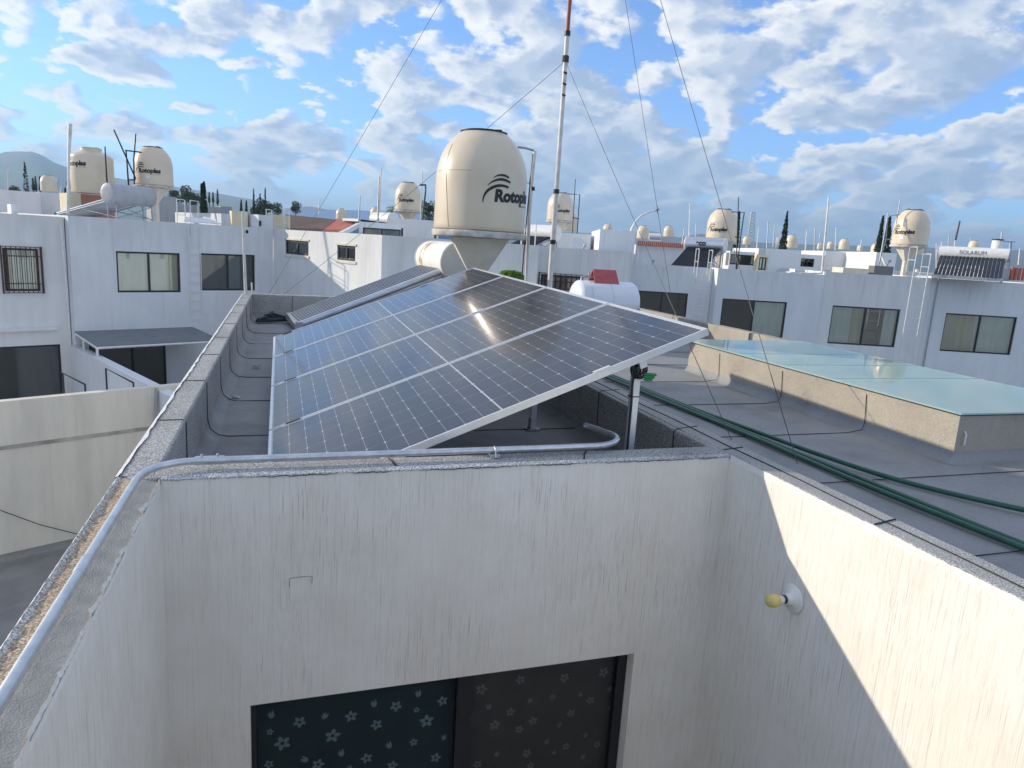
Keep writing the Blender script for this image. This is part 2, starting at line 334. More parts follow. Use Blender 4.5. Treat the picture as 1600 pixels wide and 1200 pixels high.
# courtyard walls
def holed_wall(mb, o, yaw, W, z0, z1, holes, rec=.08, mi=0):
    us = sorted({0, W, *[h[0] for h in holes], *[h[1] for h in holes]}); zs = sorted({z0, z1, *[h[2] for h in holes], *[h[3] for h in holes]})
    c, n = math.cos(yaw), math.sin(yaw)
    def P(u, d, z): return (o[0]+u*c-d*n, o[1]+u*n+d*c, z)
    for i in range(len(us)-1):
        for j in range(len(zs)-1):
            uc, zc = (us[i]+us[i+1])/2, (zs[j]+zs[j+1])/2
            if any(h[0] < uc < h[1] and h[2] < zc < h[3] for h in holes): continue
            mb.quad(P(us[i], 0, zs[j]), P(us[i+1], 0, zs[j]), P(us[i+1], 0, zs[j+1]), P(us[i], 0, zs[j+1]), mi)
    for a, b, lo, hi in holes:
        mb.quad(P(a, 0, lo), P(a, rec, lo), P(a, rec, hi), P(a, 0, hi), mi); mb.quad(P(b, 0, lo), P(b, 0, hi), P(b, rec, hi), P(b, rec, lo), mi)
        mb.quad(P(a, 0, lo), P(b, 0, lo), P(b, rec, lo), P(a, rec, lo), mi); mb.quad(P(a, 0, hi), P(a, rec, hi), P(b, rec, hi), P(b, 0, hi), mi)
WX0, WX1, WZ0, WZ1 = -.147, 1.672, -3.2, -1.978
mb = MB(); holed_wall(mb, (XC, YF0), 0, XR-XC, GZ+1, ZT-.004, [(WX0-XC, WX1-XC, WZ0, WZ1)], .10)
mb.box((XC, YF0+.101, WZ1), (XR, YF1-.004, ZT-.03))
mb.build('courtyard_wall', m_stucco, house)
# left wall of the court with an uneven, chipped upper edge, right wall with coat of paint
def jag(n, amp, seed, rough=2.6):
    return [amp*noise.fractal(Vector((i*rough*.13, seed*7.7, .3)), .9, 2.1, 4) for i in range(n)]
n_ = 520
ys = [YN+(YF0-YN)*i/(n_-1) for i in range(n_)]; mixj = lambda a, s1, s2: [p+q for p, q in zip(jag(n_, .006*a, s1, 1.1), jag(n_, .0042*a, s2, 2.6))]; j1 = mixj(1, 1, 41); j2 = mixj(1.25, 2, 42)
mb = MB(); vs = []; fs = []
for i, y in enumerate(ys):
    vs += [(XC, y, GZ+1), (XC, y, ZT-.03+j1[i]*.6), (XC-.007+j2[i]*1.25, y, ZT-.002+j1[i]*.15)]
for i in range(n_-1): fs += [(i*3, (i+1)*3, (i+1)*3+1, i*3+1), (i*3+1, (i+1)*3+1, (i+1)*3+2, i*3+2)]
mb.add(vs, fs); mb.build('courtyard_wall', m_stucco, house)
mb = MB(); vs = []; fs = []
for i, y in enumerate(ys):
    vs += [(XR, y, GZ+1), (XR, y, ZT-.028+j2[i]*.8), (XR+.008+j1[i]*.6, y, ZT+.002+j1[i]*.15)]
for i in range(n_-1): fs += [(i*3, i*3+1, (i+1)*3+1, (i+1)*3), (i*3+1, i*3+2, (i+1)*3+2, (i+1)*3+1)]
mb.add(vs, fs); mb.build('courtyard_wall', m_stucco, house)
mb = MB(); mb.quad((XC, YN, -4.05), (XR, YN, -4.05), (XR, YF0, -4.05), (XC, YF0, -4.05)); mb.build('courtyard_floor', mottled('pale_floor_tiles', (.52, .49, .44), (.62, .59, .53), 3, .7), house)  # floor below the view, added to bounce light onto the shaded walls
mb = MB(); mb.quad((XC, YN, -4.05), (XC, YN, -.97), (XR, YN, -.97), (XR, YN, -4.05)); mb.build('courtyard_wall', m_stucco, house)  # unseen wall behind the camera, added for its bounce light
# outer walls down to the street
mb = MB(); mb.quad((XL0, YN, GZ), (XL0, YN, ZT-.02), (XL0, YB1, ZT-.02), (XL0, YB1, GZ)); mb.quad((XL0, YB1, GZ), (XL0, YB1, ZT-.02), (XE+.15, YB1, ZT-.02), (XE+.15, YB1, GZ))
mb.quad((XE+.15, YN, GZ), (XE+.15, YB1, GZ), (XE+.15, YB1, ZT-.02), (XE+.15, YN, ZT-.02))
mb.build('outer_wall', m_white, house)
# parapets: rough felt-covered boxes with softened edges, subdivided along their length
def rail(mb, p, q, w0, w1, z0, z1, axis='y', seed=0, r=.012, step=.05, amp=.003):
    n = max(2, int(abs(q-p)/step)); js = jag(n+1, amp, seed, 1.2); jt = jag(n+1, amp, seed+9, 1.2); vs = []
    prof = [(w0, z0), (w0, z1-r), (w0+r*.3, z1-r*.3), (w0+r, z1), (w1-r, z1), (w1-r*.3, z1-r*.3), (w1, z1-r), (w1, z0)]; K = len(prof)
    for i in range(n+1):
        t = p+(q-p)*i/n
        for k, (w, z) in enumerate(prof):
            dw = js[i] if 0 < k < 4 else (jt[i] if k < 7 else 0); dz = (js[i]+jt[i])*.3 if 1 < k < 6 else 0
            vs.append((w+dw, t, z+dz) if axis == 'y' else (t, w+dw, z+dz))
    fs = []
    for i in range(n):
        for k in range(K-1):
            f = (i*K+k, i*K+k+1, (i+1)*K+k+1, (i+1)*K+k); fs.append(f if axis == 'y' else f[::-1])
    mb.add(vs, fs, False); e = n*K
    mb.add(vs[:K], [tuple(range(K))[::-1]]); mb.add(vs[e:], [tuple(range(K))])
mb = MB(); rail(mb, YF0+.04, YB0, XL0+.006, XL1, ZR-.05, ZT, 'y', 3)
rail(mb, XL1-.1, XR+.03, YF0+.004, YF1, ZR-.05, ZT-.001, 'x', 4)
rail(mb, XL0+.008, XE+.1, YB0, YB1, ZR-.05, ZT+.002, 'x', 5)
mb.build('parapet', m_felt, house)
mb = MB(); rail(mb, YN, YB0, XR+.004 if False else 2.07+.03, XR1, ZR-.05, ZT+.003, 'y', 6)
rail(mb, YF1-.02, YB0, 2.07, 2.11, ZR-.05, ZT-.002, 'y', 7)
mb.build('curb', m_felt, house)
mb = MB(); rail(mb, YN, YB0, XE, XE+.15, ZR-.05, ZT, 'y', 8); mb.build('parapet', m_felt3, house)
# bare mortar top of the court's left wall, with crumbling outer ridge
mb = MB(); nx = 17; ny = 300; vs = []; fs = []
for i in range(ny):
    y = YN+(YF0+.03-YN)*i/(ny-1)
    for k in range(nx):
        x = XL0+.012+(XC-.002-XL0-.012)*k/(nx-1)
        z = ZT-.004+(.004 if x < -.53 else .0012)*noise.fractal(Vector((x*30, y*30, 0)), .8, 2, 4)-(.0016*(k-9) if k > 9 else 0)
        vs.append((x, y, z))
for i in range(ny-1):
    for k in range(nx-1): fs.append((i*nx+k, i*nx+k+1, (i+1)*nx+k+1, (i+1)*nx+k))
mb.add(vs, fs, True); mb.mi = [1 if vs[f[0]][0] > -.532+.006*noise.noise(Vector((vs[f[0]][1]*9, 0, 0))) else 0 for f in fs]; mb.build('mortar_bed', [m_mortar, m_shaded_cement], house)  # court-side half takes the darker grey that paints in the conduit's shade
mb = MB(); vs = []; fs = []; n2 = 260; ja = jag(n2, .005, 12, 4); jb = jag(n2, .004, 13, 4)
for i in range(n2):
    y = YN+(YF0+.03-YN)*i/(n2-1)
    vs += [(XL0, y, ZT-.4), (XL0+.001, y, ZT-.006+jb[i]*.5), (XL0+.010, y, ZT+.005+jb[i]), (XL0+.024+ja[i]*1.6, y, ZT-.007)]
for i in range(n2-1):
    for k in range(3): fs.append((i*4+k, (i+1)*4+k, (i+1)*4+k+1, i*4+k+1)[::-1])
mb.add(vs, fs, False); mb.build('mortar_ridge', m_ridge, house)
# white paint lapping over the outer edge of the felt parapet
mb = MB(); vs = []; fs = []; n2 = 200; ja = jag(n2, .009, 21, 3.2)
for i in range(n2):
    y = YF0+.03+(YB0-YF0-.03)*i/(n2-1); vs += [(XL0-.001, y, ZT-.3), (XL0-.001, y, ZT+.001), (XL0+.014+ja[i], y, ZT+.0045)]
for i in range(n2-1):
    for k in range(2): fs.append((i*3+k, i*3+k+1, (i+1)*3+k+1, (i+1)*3+k))
mb.add(vs, fs); mb.build('paint_edge', m_paint, house)
# felt lip / broken render along the top of the back wall
mb = MB(); vs = []; fs = []; n2 = 180; ja = jag(n2, .005, 31, 6); jb = jag(n2, .004, 32, 6)
for i in range(n2):
    x = XC+(XR-XC)*i/(n2-1); vs += [(x, YF0-.003-.003*abs(jb[i])/.006, ZT-.011+ja[i]), (x, YF0-.006+jb[i]*.4, ZT-.004+jb[i]*.3), (x, YF0+.016+jb[i], ZT+.004)]
for i in range(n2-1):
    for k in range(2): fs.append((i*3+k, (i+1)*3+k, (i+1)*3+k+1, i*3+k+1))
mb.add(vs, fs); lip = mb
for x0_, w_ in ((.35, .3), (.72, .16), (1.0, .42), (1.52, .2), (1.86, .46), (2.36, .12)):
    n3 = int(w_/.012); mb.tube([(XC+x0_+w_*t/n3, YF0-.0065, ZT-.010+.006*noise.fractal(Vector((x0_*9+t*.3, 3, 1)), .8, 2, 4)) for t in range(n3+1)], [.0003+.0013*math.sin(PI*t/n3)**.5 if 0 < t < n3 else .0002 for t in range(n3+1)], 5, mi=1)
lip.build('render_lip', [m_ridge, m_seam], house)
mb = MB(); a, b = aty(453, 903, YF0), aty(486, 936, YF0)
mb.box((a.x, YF0-.004, b.z), (b.x, YF0+.01, a.z)); mb.build('filled_box_cover', m_stucco, house)
mb = MB(); mb.tube([(a.x-.002, YF0-.004, a.z-.04), (a.x, YF0-.005, a.z), (a.x+.05, YF0-.005, a.z+.003), (b.x+.004, YF0-.005, a.z+.001), (b.x+.003, YF0-.005, a.z-.03)], .0008, 4); mb.build('patch_crack', m_seam, house)
# roof felt
mb = MB(); z = ZR
nx, ny = 3, 3
def sheet(mb, x0, x1, y0, y1, z, n, m, amp, seed):
    vs = []; fs = []
    for i in range(n+1):
        for k in range(m+1):
            x = x0+(x1-x0)*i/n; y = y0+(y1-y0)*k/m; vs.append((x, y, z+amp*noise.fractal(Vector((x*.9+seed, y*.9, 0)), 1, 2, 3)))
    for i in range(n):
        for k in range(m): fs.append((i*(m+1)+k, (i+1)*(m+1)+k, (i+1)*(m+1)+k+1, i*(m+1)+k+1))
    mb.add(vs, fs, True)
sheet(mb, XL1, 2.08, YF1-.01, YB0+.01, ZR, 24, 70, .012, 1)
def cove(mb, p, q, w, s, axis, h=.11):
    """soft felt upstand where roof meets a wall; s = +1/-1 side on which the roof lies"""
    K = 7; n = 24; vs = []; fs = []
    for i in range(n+1):
        t = p+(q-p)*i/n
        for k in range(K):
            a = k/(K-1)*PI/2; d = w+s*h*(1-math.sin(a)); z = ZR-.004+h*(1-math.cos(a))
            vs.append((d, t, z) if axis == 'y' else (t, d, z))
    for i in range(n):
        for k in range(K-1):
            f = (i*K+k, i*K+k+1, (i+1)*K+k+1, (i+1)*K+k); fs.append(f)
    mb.add(vs, fs, True)
cove(mb, YF1, YB0, XL1-.002, 1, 'y'); cove(mb, XL1, 2.07, YB0+.002, -1, 'x'); cove(mb, YF1, YB0, 2.072, -1, 'y', .06); cove(mb, XL1, 2.07, YF1-.002, 1, 'x')
mb.build('roof_felt', m_felt2, house)
SKX0, SKX1, SKY0, SKY1, SKZ = 4.46, 6.0, 3.53, 7.0, -.972
mb = MB()
sheet(mb, XR1-.01, XE+.01, YN, SKY0-.0, ZR-.002, 20, 24, .012, 5); sheet(mb, XR1-.01, SKX0+.03, SKY0, SKY1-.03, ZR-.002, 14, 24, .012, 5); sheet(mb, XR1-.01, XE+.01, SKY1-.03, YB0+.01, ZR-.002, 20, 24, .012, 5)
cove(mb, SKY0, SKY1, SKX0+.002, -1, 'y', .09); cove(mb, SKX0, SKX1, SKY0+.002, -1, 'x', .09)
vs = [(SKX0+.002-.09*(1-math.sin(k/6*PI/2))*math.cos(t/8*PI/2), SKY0+.002-.09*(1-math.sin(k/6*PI/2))*math.sin(t/8*PI/2), ZR-.004+.09*(1-math.cos(k/6*PI/2))) for t in range(9) for k in range(7)]
mb.add(vs, [(t*7+k, t*7+k+1, (t+1)*7+k+1, (t+1)*7+k) for t in range(8) for k in range(6)], True); cove(mb, YN, YB0, XR1-.002, 1, 'y', .07); cove(mb, SKY1, YB0, XE+.002, -1, 'y', .07)
mb.build('roof_felt', m_felt2, house)
# lap joints of the felt
mb = MB()
def seam(pts, r=.0032): mb.tube(pts, r, 5)
y = 3.35
jy = [aty_.y for aty_ in (atz(245, 657, ZT), atz(283, 595, ZT))]
yy = [jy[0], jy[1]]
while yy[-1] < YB0-1: yy.append(yy[-1]+(1.0 if len(yy) % 3 else .94))
for k, y in enumerate(yy):
    seam([(XL0+.02, y, ZT+.001), (XL1-.012, y+.004, ZT+.001), (XL1+.001, y+.004, ZT-.015), (XL1+.003, y-.01, ZR+.10), (XL1+.02, y-.03, ZR+.045), (XL1+.07, y-.06, ZR+.012), (XL1+.13, y-.07, ZR+.004), (0.6, y-.07, ZR+.004), (2.05, y-.08, ZR+.004)])
for k in range(8):
    y = 1.2+k*1.02
    e = 4.37 if SKY0 < y < SKY1 else XE-.02
    p = [(XR1+.05, y, ZR+.006), (2.9, y+.01, ZR+.006), (e-.12, y+.03, ZR+.004)]
    if SKY0 < y < SKY1: p += [(SKX0-.045, y+.05, ZR+.02), (SKX0-.008, y+.07, ZR+.07), (SKX0-.004, y+.10, SKZ-.03)]
    seam(p, .003)
for k in range(9):
    y = 3.3+k; seam([(2.068, y, ZR+.07), (2.066, y+.01, ZT-.012), (2.085, y+.01, ZT+.003), (XR1-.02, y+.05, ZT+.004)], .003)
for y in (1.93, 2.9, .4): seam([(XR+.02, y, ZT+.004), (XR1-.02, y+.03, ZT+.004)], .004)
seam([(2.178+.004*math.sin(i*1.3)+.002*math.sin(i*.37), YN+i*.2, ZT+.005) for i in range(64)], .0026)
for x in (.1, 1.15): seam([(x, YB0-.002, ZR+.1), (x+.01, YB0-.004, ZT-.01), (x+.01, YB1-.03, ZT+.004)], .003)
for x, d in ((1.32, .06), (.45, -.02)): seam([(x, YF0+.03, ZT+.002), (x+d*.5, YF0+.1, ZT+.002), (x+d, YF1-.02, ZT+.002)], .004)
for y, x in ((7.9, XE), (8.9, XE), (9.9, XE)): seam([(x-.004, y, ZR+.08), (x-.005, y, ZT-.012), (x+.1, y+.02, ZT+.003)], .004)
mb.build('felt_seam', m_seam, house)
# court window with flowered curtains
win = MB(); y0 = YF0+.065
for a, b in (((WX0, y0, WZ0), (WX0+.022, y0+.035, WZ1)), ((WX1-.05, y0, WZ0), (WX1, y0+.035, WZ1)), ((WX0+.022, y0, WZ1-.02), (WX1-.05, y0+.035, WZ1)), ((WX0+.022, y0, WZ0), (WX1-.05, y0+.035, WZ0+.05)), ((.775, y0-.01, WZ0+.05), (.85, y0+.03, WZ1-.02))): win.box(a, b)
window = win.build('window', m_frame, house)
MB().box((WX0+.022, y0+.012, WZ0+.05), (.775, y0+.018, WZ1-.02)).build('pane', window_glass('court_glass', (.9, .94, .94), 0, .02, 1.18), window)
MB().box((.85, y0+.012, WZ0+.05), (WX1-.05, y0+.018, WZ1-.02)).build('pane', window_glass('screened_glass', (.9, .9, .89), .0, .05, 1.15), window)
def flower(mb, cx, cz, y, r, rot, mi):
    for k in range(5):
        a = rot+k*2*PI/5; ca, sa = math.cos(a), math.sin(a); vs = []
        for t, w in ((.21, .13), (.36, .25), (.62, .29), (.84, .17), (1.0, .0), (.84, -.17), (.62, -.29), (.36, -.25), (.21, -.13)):
            vs.append((cx+r*(t*ca-w*sa), y, cz+r*(t*sa+w*ca)))
        mb.add(vs, [tuple(range(9))], mi=mi)
def tulip(mb, cx, cz, y, r, rot, mi):
    pts = [(-.5, .5), (-.28, .1), (-.12, .6), (.05, .1), (.3, .65), (.45, -.1), (.2, -.55), (-.25, -.5)]
    c, s_ = math.cos(rot), math.sin(rot)
    vs = [(cx+r*(a*c-b*s_), y, cz+r*(a*s_+b*c)) for a, b in pts]
    mb.add(vs, [(0, 1, 7), (1, 2, 3), (1, 3, 6, 7), (3, 4, 5), (3, 5, 6)], mi=mi)
def px_on(px, py, y): p = aty(px, py, y); return p.x, p.z
yc = YF0+.125
flA = MB().box((WX0-.1, yc+.001, WZ0-.1), (.82, yc+.02, WZ1+.1)); flB = MB().box((.821, yc+.001, WZ0-.1), (WX1+.1, yc+.02, WZ1+.1))
Z3 = lambda x, y: (360+x/2.4242, 1000+y/2.4242)
for x, y, s_ in ((197, 390, 33), (262, 310, 26), (387, 362, 32), (457, 288, 26), (553, 320, 25), (627, 250, 26), (743, 306, 31), (803, 230, 24), (705, 264, 14), (150, 347, 15), (694, 386, 19), (516, 447, 25), (777, 445, 24), (332, 470, 26), (146, 470, 20), (613, 475, 24)):
    cx, cz = px_on(*Z3(x, y), yc); flower(flA, cx, cz, yc-.002, s_*.00118, random.random()*6, 1)
for x, y, s_, r_ in ((154, 282, 18, .2), (358, 286, 17, -.6), (543, 240, 18, .1), (711, 202, 18, .1), (419, 427, 18, .2), (600, 397, 18, .3), (280, 452, 18, .9), (808, 368, 15, 0), (450, 485, 16, .3)):
    cx, cz = px_on(*Z3(x, y), yc); tulip(flA, cx, cz, yc-.002, s_*.0019, r_, 1)
for x, y, s_ in ((950, 187, 28), (1098, 150, 23), (1265, 143, 25), (1414, 122, 27), (898, 298, 24), (1001, 321, 26), (1060, 272, 22), (1146, 305, 23), (1220, 215, 16), (1363, 228, 21), (1289, 277, 21), (1094, 338, 21), (1245, 321, 15), (1388, 395, 20), (1272, 402, 21), (1122, 428, 24), (935, 470, 22), (1137, 475, 20), (1440, 255, 18)):
    cx, cz = px_on(*Z3(x, y), yc); flower(flB, cx, cz, yc-.002, s_*.00118, random.random()*6, 1)
for x, y, s_, r_ in ((978, 252, 16, .1), (1134, 228, 16, 0), (1325, 206, 14, .7), (1435, 185, 16, 0), (1197, 384, 16, 0), (1008, 431, 16, 0), (1344, 360, 14, 0), (1225, 425, 14, .5), (1334, 441, 16, 0), (882, 435, 16, 0)):
    cx, cz = px_on(*Z3(x, y), yc); tulip(flB, cx, cz, yc-.002, s_*.0019, r_, 1)
flA.build('curtain', [m_teal, m_petal], window); flB.build('curtain', [m_greycloth, m_petal2], window)
# skylight: felt-clad upstand, four glass panes, white shaft below
mb = MB(); w = .10
mb.box((SKX0, SKY0, ZR-.1), (SKX0+w, SKY1, SKZ)); mb.box((SKX1-w, SKY0, ZR-.1), (SKX1, SKY1, SKZ)); mb.box((SKX0+w, SKY0, ZR-.1), (SKX1-w, SKY0+w, SKZ)); mb.box((SKX0+w, SKY1-w, ZR-.1), (SKX1-w, SKY1, SKZ))
sky_l = mb.build('skylight', m_felt3, house)
mb = MB(); i0, i1, k0, k1 = SKX0+w+.003, SKX1-w-.003, SKY0+w+.003, SKY1-w-.003
zb = -2.6
mb.quad((i0, k0, zb), (i0, k1, zb), (i0, k1, SKZ-.02), (i0, k0, SKZ-.02)); mb.quad((i1, k0, zb), (i1, k0, SKZ-.02), (i1, k1, SKZ-.02), (i1, k1, zb)); mb.quad((i0, k0, zb), (i0, k0, SKZ-.02), (i1, k0, SKZ-.02), (i1, k0, zb)); mb.quad((i0, k1, zb), (i1, k1, zb), (i1, k1, SKZ-.02), (i0, k1, SKZ-.02)); mb.quad((i0, k0, zb), (i1, k0, zb), (i1, k1, zb), (i0, k1, zb))
mb.box((i0, 5.6, zb), (i0+.5, 6.2, zb+.9)); mb.box((i1-.4, 4.2, zb), (i1-.02, 4.9, zb+.7))
mb.build('light_shaft', m_white, sky_l)
mb = MB(); mb.box((SKX0-.004, SKY0-.004, SKZ+.0005), (SKX1+.004, SKY0+.05, SKZ+.014)); mb.box((SKX0-.004, SKY1-.05, SKZ+.0005), (SKX1+.004, SKY1+.004, SKZ+.014)); mb.box((SKX0-.004, SKY0+.05, SKZ+.0005), (SKX0+.05, SKY1-.05, SKZ+.014)); mb.box((SKX1-.05, SKY0+.05, SKZ+.0005), (SKX1+.004, SKY1-.05, SKZ+.014))
mb.build('shadow_gap_sealant', m_seam, sky_l)  # black sealant rim, also painting in the shadow gap under the glass edge
yj = [SKY0-.03, 4.73, 5.40, 6.07, SKY1+.12]
for a, b in zip(yj, yj[1:]): MB().box((SKX0-.03, a+.003, SKZ+.0145), (SKX1+.12, b-.003, SKZ+.0265)).build('pane', m_glass_sky, sky_l)
mb = MB()
for y in yj[1:-1]: mb.box((SKX0-.02, y-.004, SKZ+.027), (SKX1+.1, y+.004, SKZ+.029))
mb.build('joint_sealant', plain('grey_sealant', (.36, .50, .50), .5), sky_l)
MB().tube([(SKX0+.06, SKY0-.004, -1.08), (SKX0+.062, SKY0-.02, -1.10), (SKX0+.06, SKY0-.02, -1.18)], .006, 6).build('outlet_stub', m_whitemetal, sky_l)
# light fitting on the court wall
lp = Vector((XR, 2.257, -1.42)); lamp = thing('wall_lamp', 'bare yellowed bulb in a white porcelain holder on the courtyard wall', 'lamp', lp)
def lathe_x(mb, prof, o, n=24, mi=0):
    k = len(mb.v); mb.lathe(prof, n, (0, 0, 0), True, mi)
    for i in range(k, len(mb.v)): p = mb.v[i]; mb.v[i] = Vector((o[0]-p.z, o[1]+p.x, o[2]+p.y))
lathe_x(mb := MB(), [(.0, 0), (.062, 0), (.064, .006), (.058, .012), (.03, .02), (.024, .03), (.022, .045), (0, .045)], lp); mb.build('base_plate', m_porcelain, lamp)
lathe_x(mb := MB(), [(.0, .044), (.0185, .045), (.0185, .056), (0, .056)], lp); mb.build('contact_ring', m_black, lamp)
lathe_x(mb := MB(), [(0, .055), (.017, .057), (.020, .075), (.0225, .081), (0, .0811)], lp); mb.build('bulb_neck', m_porcelain, lamp)
lathe_x(mb := MB(), [(.0222, .081), (.027, .09), (.0300, .105), (.028, .122), (.020, .136), (.010, .142), (0, .1435)], lp); mb.build('bulb', m_bulb, lamp)
# conduit
zc = ZT+.032; pp = [(-.530, YN, zc), (-.526, 1.2, zc), (-.520, 2.2, zc), (-.518, 2.62, zc)]
pp += [Vector((-.518+.17*(1-math.cos(t*PI/16)), 2.72+.20*math.sin(t*PI/16), zc)) for t in range(9)]
pp += [(-.2, 2.924, zc), (.6, 2.928, zc+.002), (1.2, 2.93, zc+.004), (1.40, 2.934, zc+.004)]
pp += [Vector((1.40+.19*math.sin(t*PI/12), 2.934+.16*(1-math.cos(t*PI/12)), zc+.004)) for t in range(1, 9)]
e = Vector(pp[-1]); pp += [e+Vector((-.015, .06, 0)), e+Vector((-.045, .10, .003))]
cond = thing('conduit', 'grey metal conduit pipe bent along the parapet edge', 'pipe', (-.5, 2.9, zc))
MB().tube(pp, .0145, 14).build('pipe', m_galv, cond)
def sleeve(p, q, r): return MB().tube([p, Vector(p)*.9+Vector(q)*.1, Vector(p)*.1+Vector(q)*.9, q], [r*.93, r, r, r*.93], 14)
sleeve((-.345, 2.9235, zc), (-.235, 2.924, zc), .0185).build('coupling', m_galv, cond)
sleeve((-.5215, 1.96, zc), (-.521, 2.06, zc), .0165).build('coupling', m_galv, cond)
for x in (-.32, -.26): MB().tube([(x, 2.921, zc+.014), (x, 2.921, zc+.027)], .005, 6).build('screw', m_galv, cond)
mb = MB(); mb.box((.885, 2.905, ZT+.004), (.925, 2.955, zc-.012)); mb.tube([(.905, 2.90, ZT+.005), (.905, 2.91, zc+.012), (.905, 2.93, zc+.0185), (.905, 2.945, zc+.012), (.905, 2.955, ZT+.005)], .004, 6); mb.build('strap', m_galv, cond)
MB().tube([e+Vector((-.044, .099, .003)), e+Vector((-.056, .113, .004))], .017, 14).build('bushing', m_galv, cond)
# ================================================================ solar array
yaw, tilt, roll = .007265, .368520, .019220
PO = Vector((-.084, 3.059, -1.172))
V = Vector((-math.sin(yaw), math.cos(yaw), math.sin(roll))).normalized()
U = Vector((math.cos(yaw)*math.cos(tilt), math.sin(yaw)*math.cos(tilt), math.sin(tilt))); U = (U-V*U.dot(V)).normalized(); W = U.cross(V)
def pan(u, v, w=0): return PO+U*u+V*v+W*w
LM, WM, GAP, TH = 2.278, 1.134, .020, .035
def lbox(mb, u0, u1, v0, v1, w0, w1):
    P = [pan(u, v, w) for w in (w0, w1) for u, v in ((u0, v0), (u1, v0), (u1, v1), (u0, v1))]
    mb.add(P, [(0, 3, 2, 1), (4, 5, 6, 7), (0, 1, 5, 4), (1, 2, 6, 5), (2, 3, 7, 6), (3, 0, 4, 7)])
names = ['solar panel nearest the front parapet, its lower corner behind the conduit', 'second solar panel from the front parapet, in front of the one with the bright glint', 'third solar panel from the front parapet, with the bright sun glint', 'rearmost solar panel, touching the solar water heater and tank pedestal']
for k in range(4):
    v0 = k*(WM+GAP); p = thing('solar_module', names[k], 'solar panel', pan(LM/2, v0+WM/2, -TH), 'solar panels of the tilted array')
    f_ = .018; mb = MB(); lbox(mb, 0, LM, v0, v0+f_*.6, -TH, 0.001); lbox(mb, 0, LM, v0+WM-f_*.6, v0+WM, -TH, 0.001); lbox(mb, 0, f_, v0+f_*.6, v0+WM-f_*.6, -TH, 0.001); lbox(mb, LM-f_, LM, v0+f_*.6, v0+WM-f_*.6, -TH, 0.001)
    mb.build('frame', m_alu, p)
    mb = MB(); a0, a1, b0, b1 = f_, LM-f_, v0+f_*.6, v0+WM-f_*.6
    mb.quad(pan(a0, b0, -.003), pan(a1, b0, -.003), pan(a1, b1, -.003), pan(a0, b1, -.003)); mb.uv = [(a0, f_*.6), (a1, f_*.6), (a1, WM-f_*.6), (a0, WM-f_*.6)]
    mb.build('cell_sheet', m_cells, p)
    mb = MB(); mb.quad(pan(a0, b0, -.008), pan(a0, b1, -.008), pan(a1, b1, -.008), pan(a1, b0, -.008)); mb.build('back_sheet', m_back, p)
rack = thing('panel_rack', 'aluminium rack of rails and posts carrying the solar panels', 'rack', (1, 5, ZR))
AL = 4*WM+3*GAP
for u in (.34, LM-.38):
    mb = MB(); lbox(mb, u-.02, u+.02, -.02 if False else .02, AL-.02, -TH-.042, -TH-.002); mb.build('rail', m_alu, rack)
def post(mb, u, v, w=.019):
    p = pan(u, v, -TH-.044); mb.box((p.x-w, p.y-w, ZR+.0), (p.x+w, p.y+w, p.z))
    return p
for v in (.10, 1.55, 3.0, 4.4):
    mb = MB(); p = post(mb, LM-.38, v); pm = mb.build('post', m_alu, rack)
    mb = MB(); mb.box((p.x-.05, p.y-.045, ZR+.004), (p.x+.05, p.y+.045, ZR+.014)); mb.box((p.x-.026, p.y-.0245, ZR+.014), (p.x-.0195, p.y+.0245, ZR+.09)); mb.tube([(p.x-.036, p.y, ZR+.014), (p.x-.036, p.y, ZR+.03)], .007, 6); mb.build('foot', m_steel, pm)
    mb = MB(); p = post(mb, .34, v, .016); mb.build('post', m_alu, rack)
    mb = MB(); mb.tube([pan(LM-.38, v, -TH-.05), Vector((pan(LM-.38, v).x, pan(LM-.38, v).y, ZR+.45))], .002, 4)
for k in range(5):
    vv = [0.0, WM+GAP/2, 2*WM+1.5*GAP, 3*WM+2.5*GAP, AL][k]
    for u in (.10, LM-.65):
        mb = MB(); d0, d1 = (vv-.009, vv+.009) if 0 < k < 4 else ((vv+.001, vv+.024) if k == 0 else (vv-.024, vv-.001))
        lbox(mb, u, u+.09, d0, d1, .0015, .006); mb.build('clamp', m_frame if u < 1 else m_alu, rack)
# cable bundle tied to the front post
pf = pan(LM-.38, .10, -TH-.05); cb = thing('cable_bundle', 'bundle of black cables with green plugs tied on the front rack post', 'cable', (pf.x, pf.y-.03, pf.z))
mb = MB()
for k in range(7):
    a = random.random(); pts = []
    for t in range(15):
        th = t/14*2*PI*1.1+k; pts.append((pf.x-.012+.035*math.cos(th)*(.7+.3*a)+.012*(k-3)*.5, pf.y-.045-.012*math.sin(th*2+k), pf.z-.02+.035*math.sin(th)+.006*(k % 3)))
    mb.tube(pts, .0045, 6)
mb.tube([(pf.x-.03, pf.y-.03, pf.z-.01), (pf.x-.035, pf.y-.035, pf.z-.1), (pf.x-.026, pf.y-.026, pf.z-.2), (pf.x-.024, pf.y-.024, ZR+.3), (pf.x-.024, pf.y-.024, ZR+.18), (pf.x-.06, pf.y-.02, ZR+.13), (pf.x-.12, pf.y+.03, ZR+.12), (pf.x-.16, pf.y+.08, ZR+.14)], .006, 6)
mb.build('cable', m_cable, cb)
for k in range(3):
    MB().tube([(pf.x+.015, pf.y-.05-.004*k, pf.z-.03-.014*k), (pf.x+.04, pf.y-.052, pf.z-.034-.013*k), (pf.x+.085-.01*k, pf.y-.05, pf.z-.036-.012*k)], [.006, .009, .007], 8).build('plug', m_greenplug, cb)
for z in (pf.z-.16, ZR+.28): MB().box((pf.x-.0295, pf.y-.0195, z), (pf.x+.0195, pf.y+.0195, z+.006)).build('cable_tie', m_black, cb)
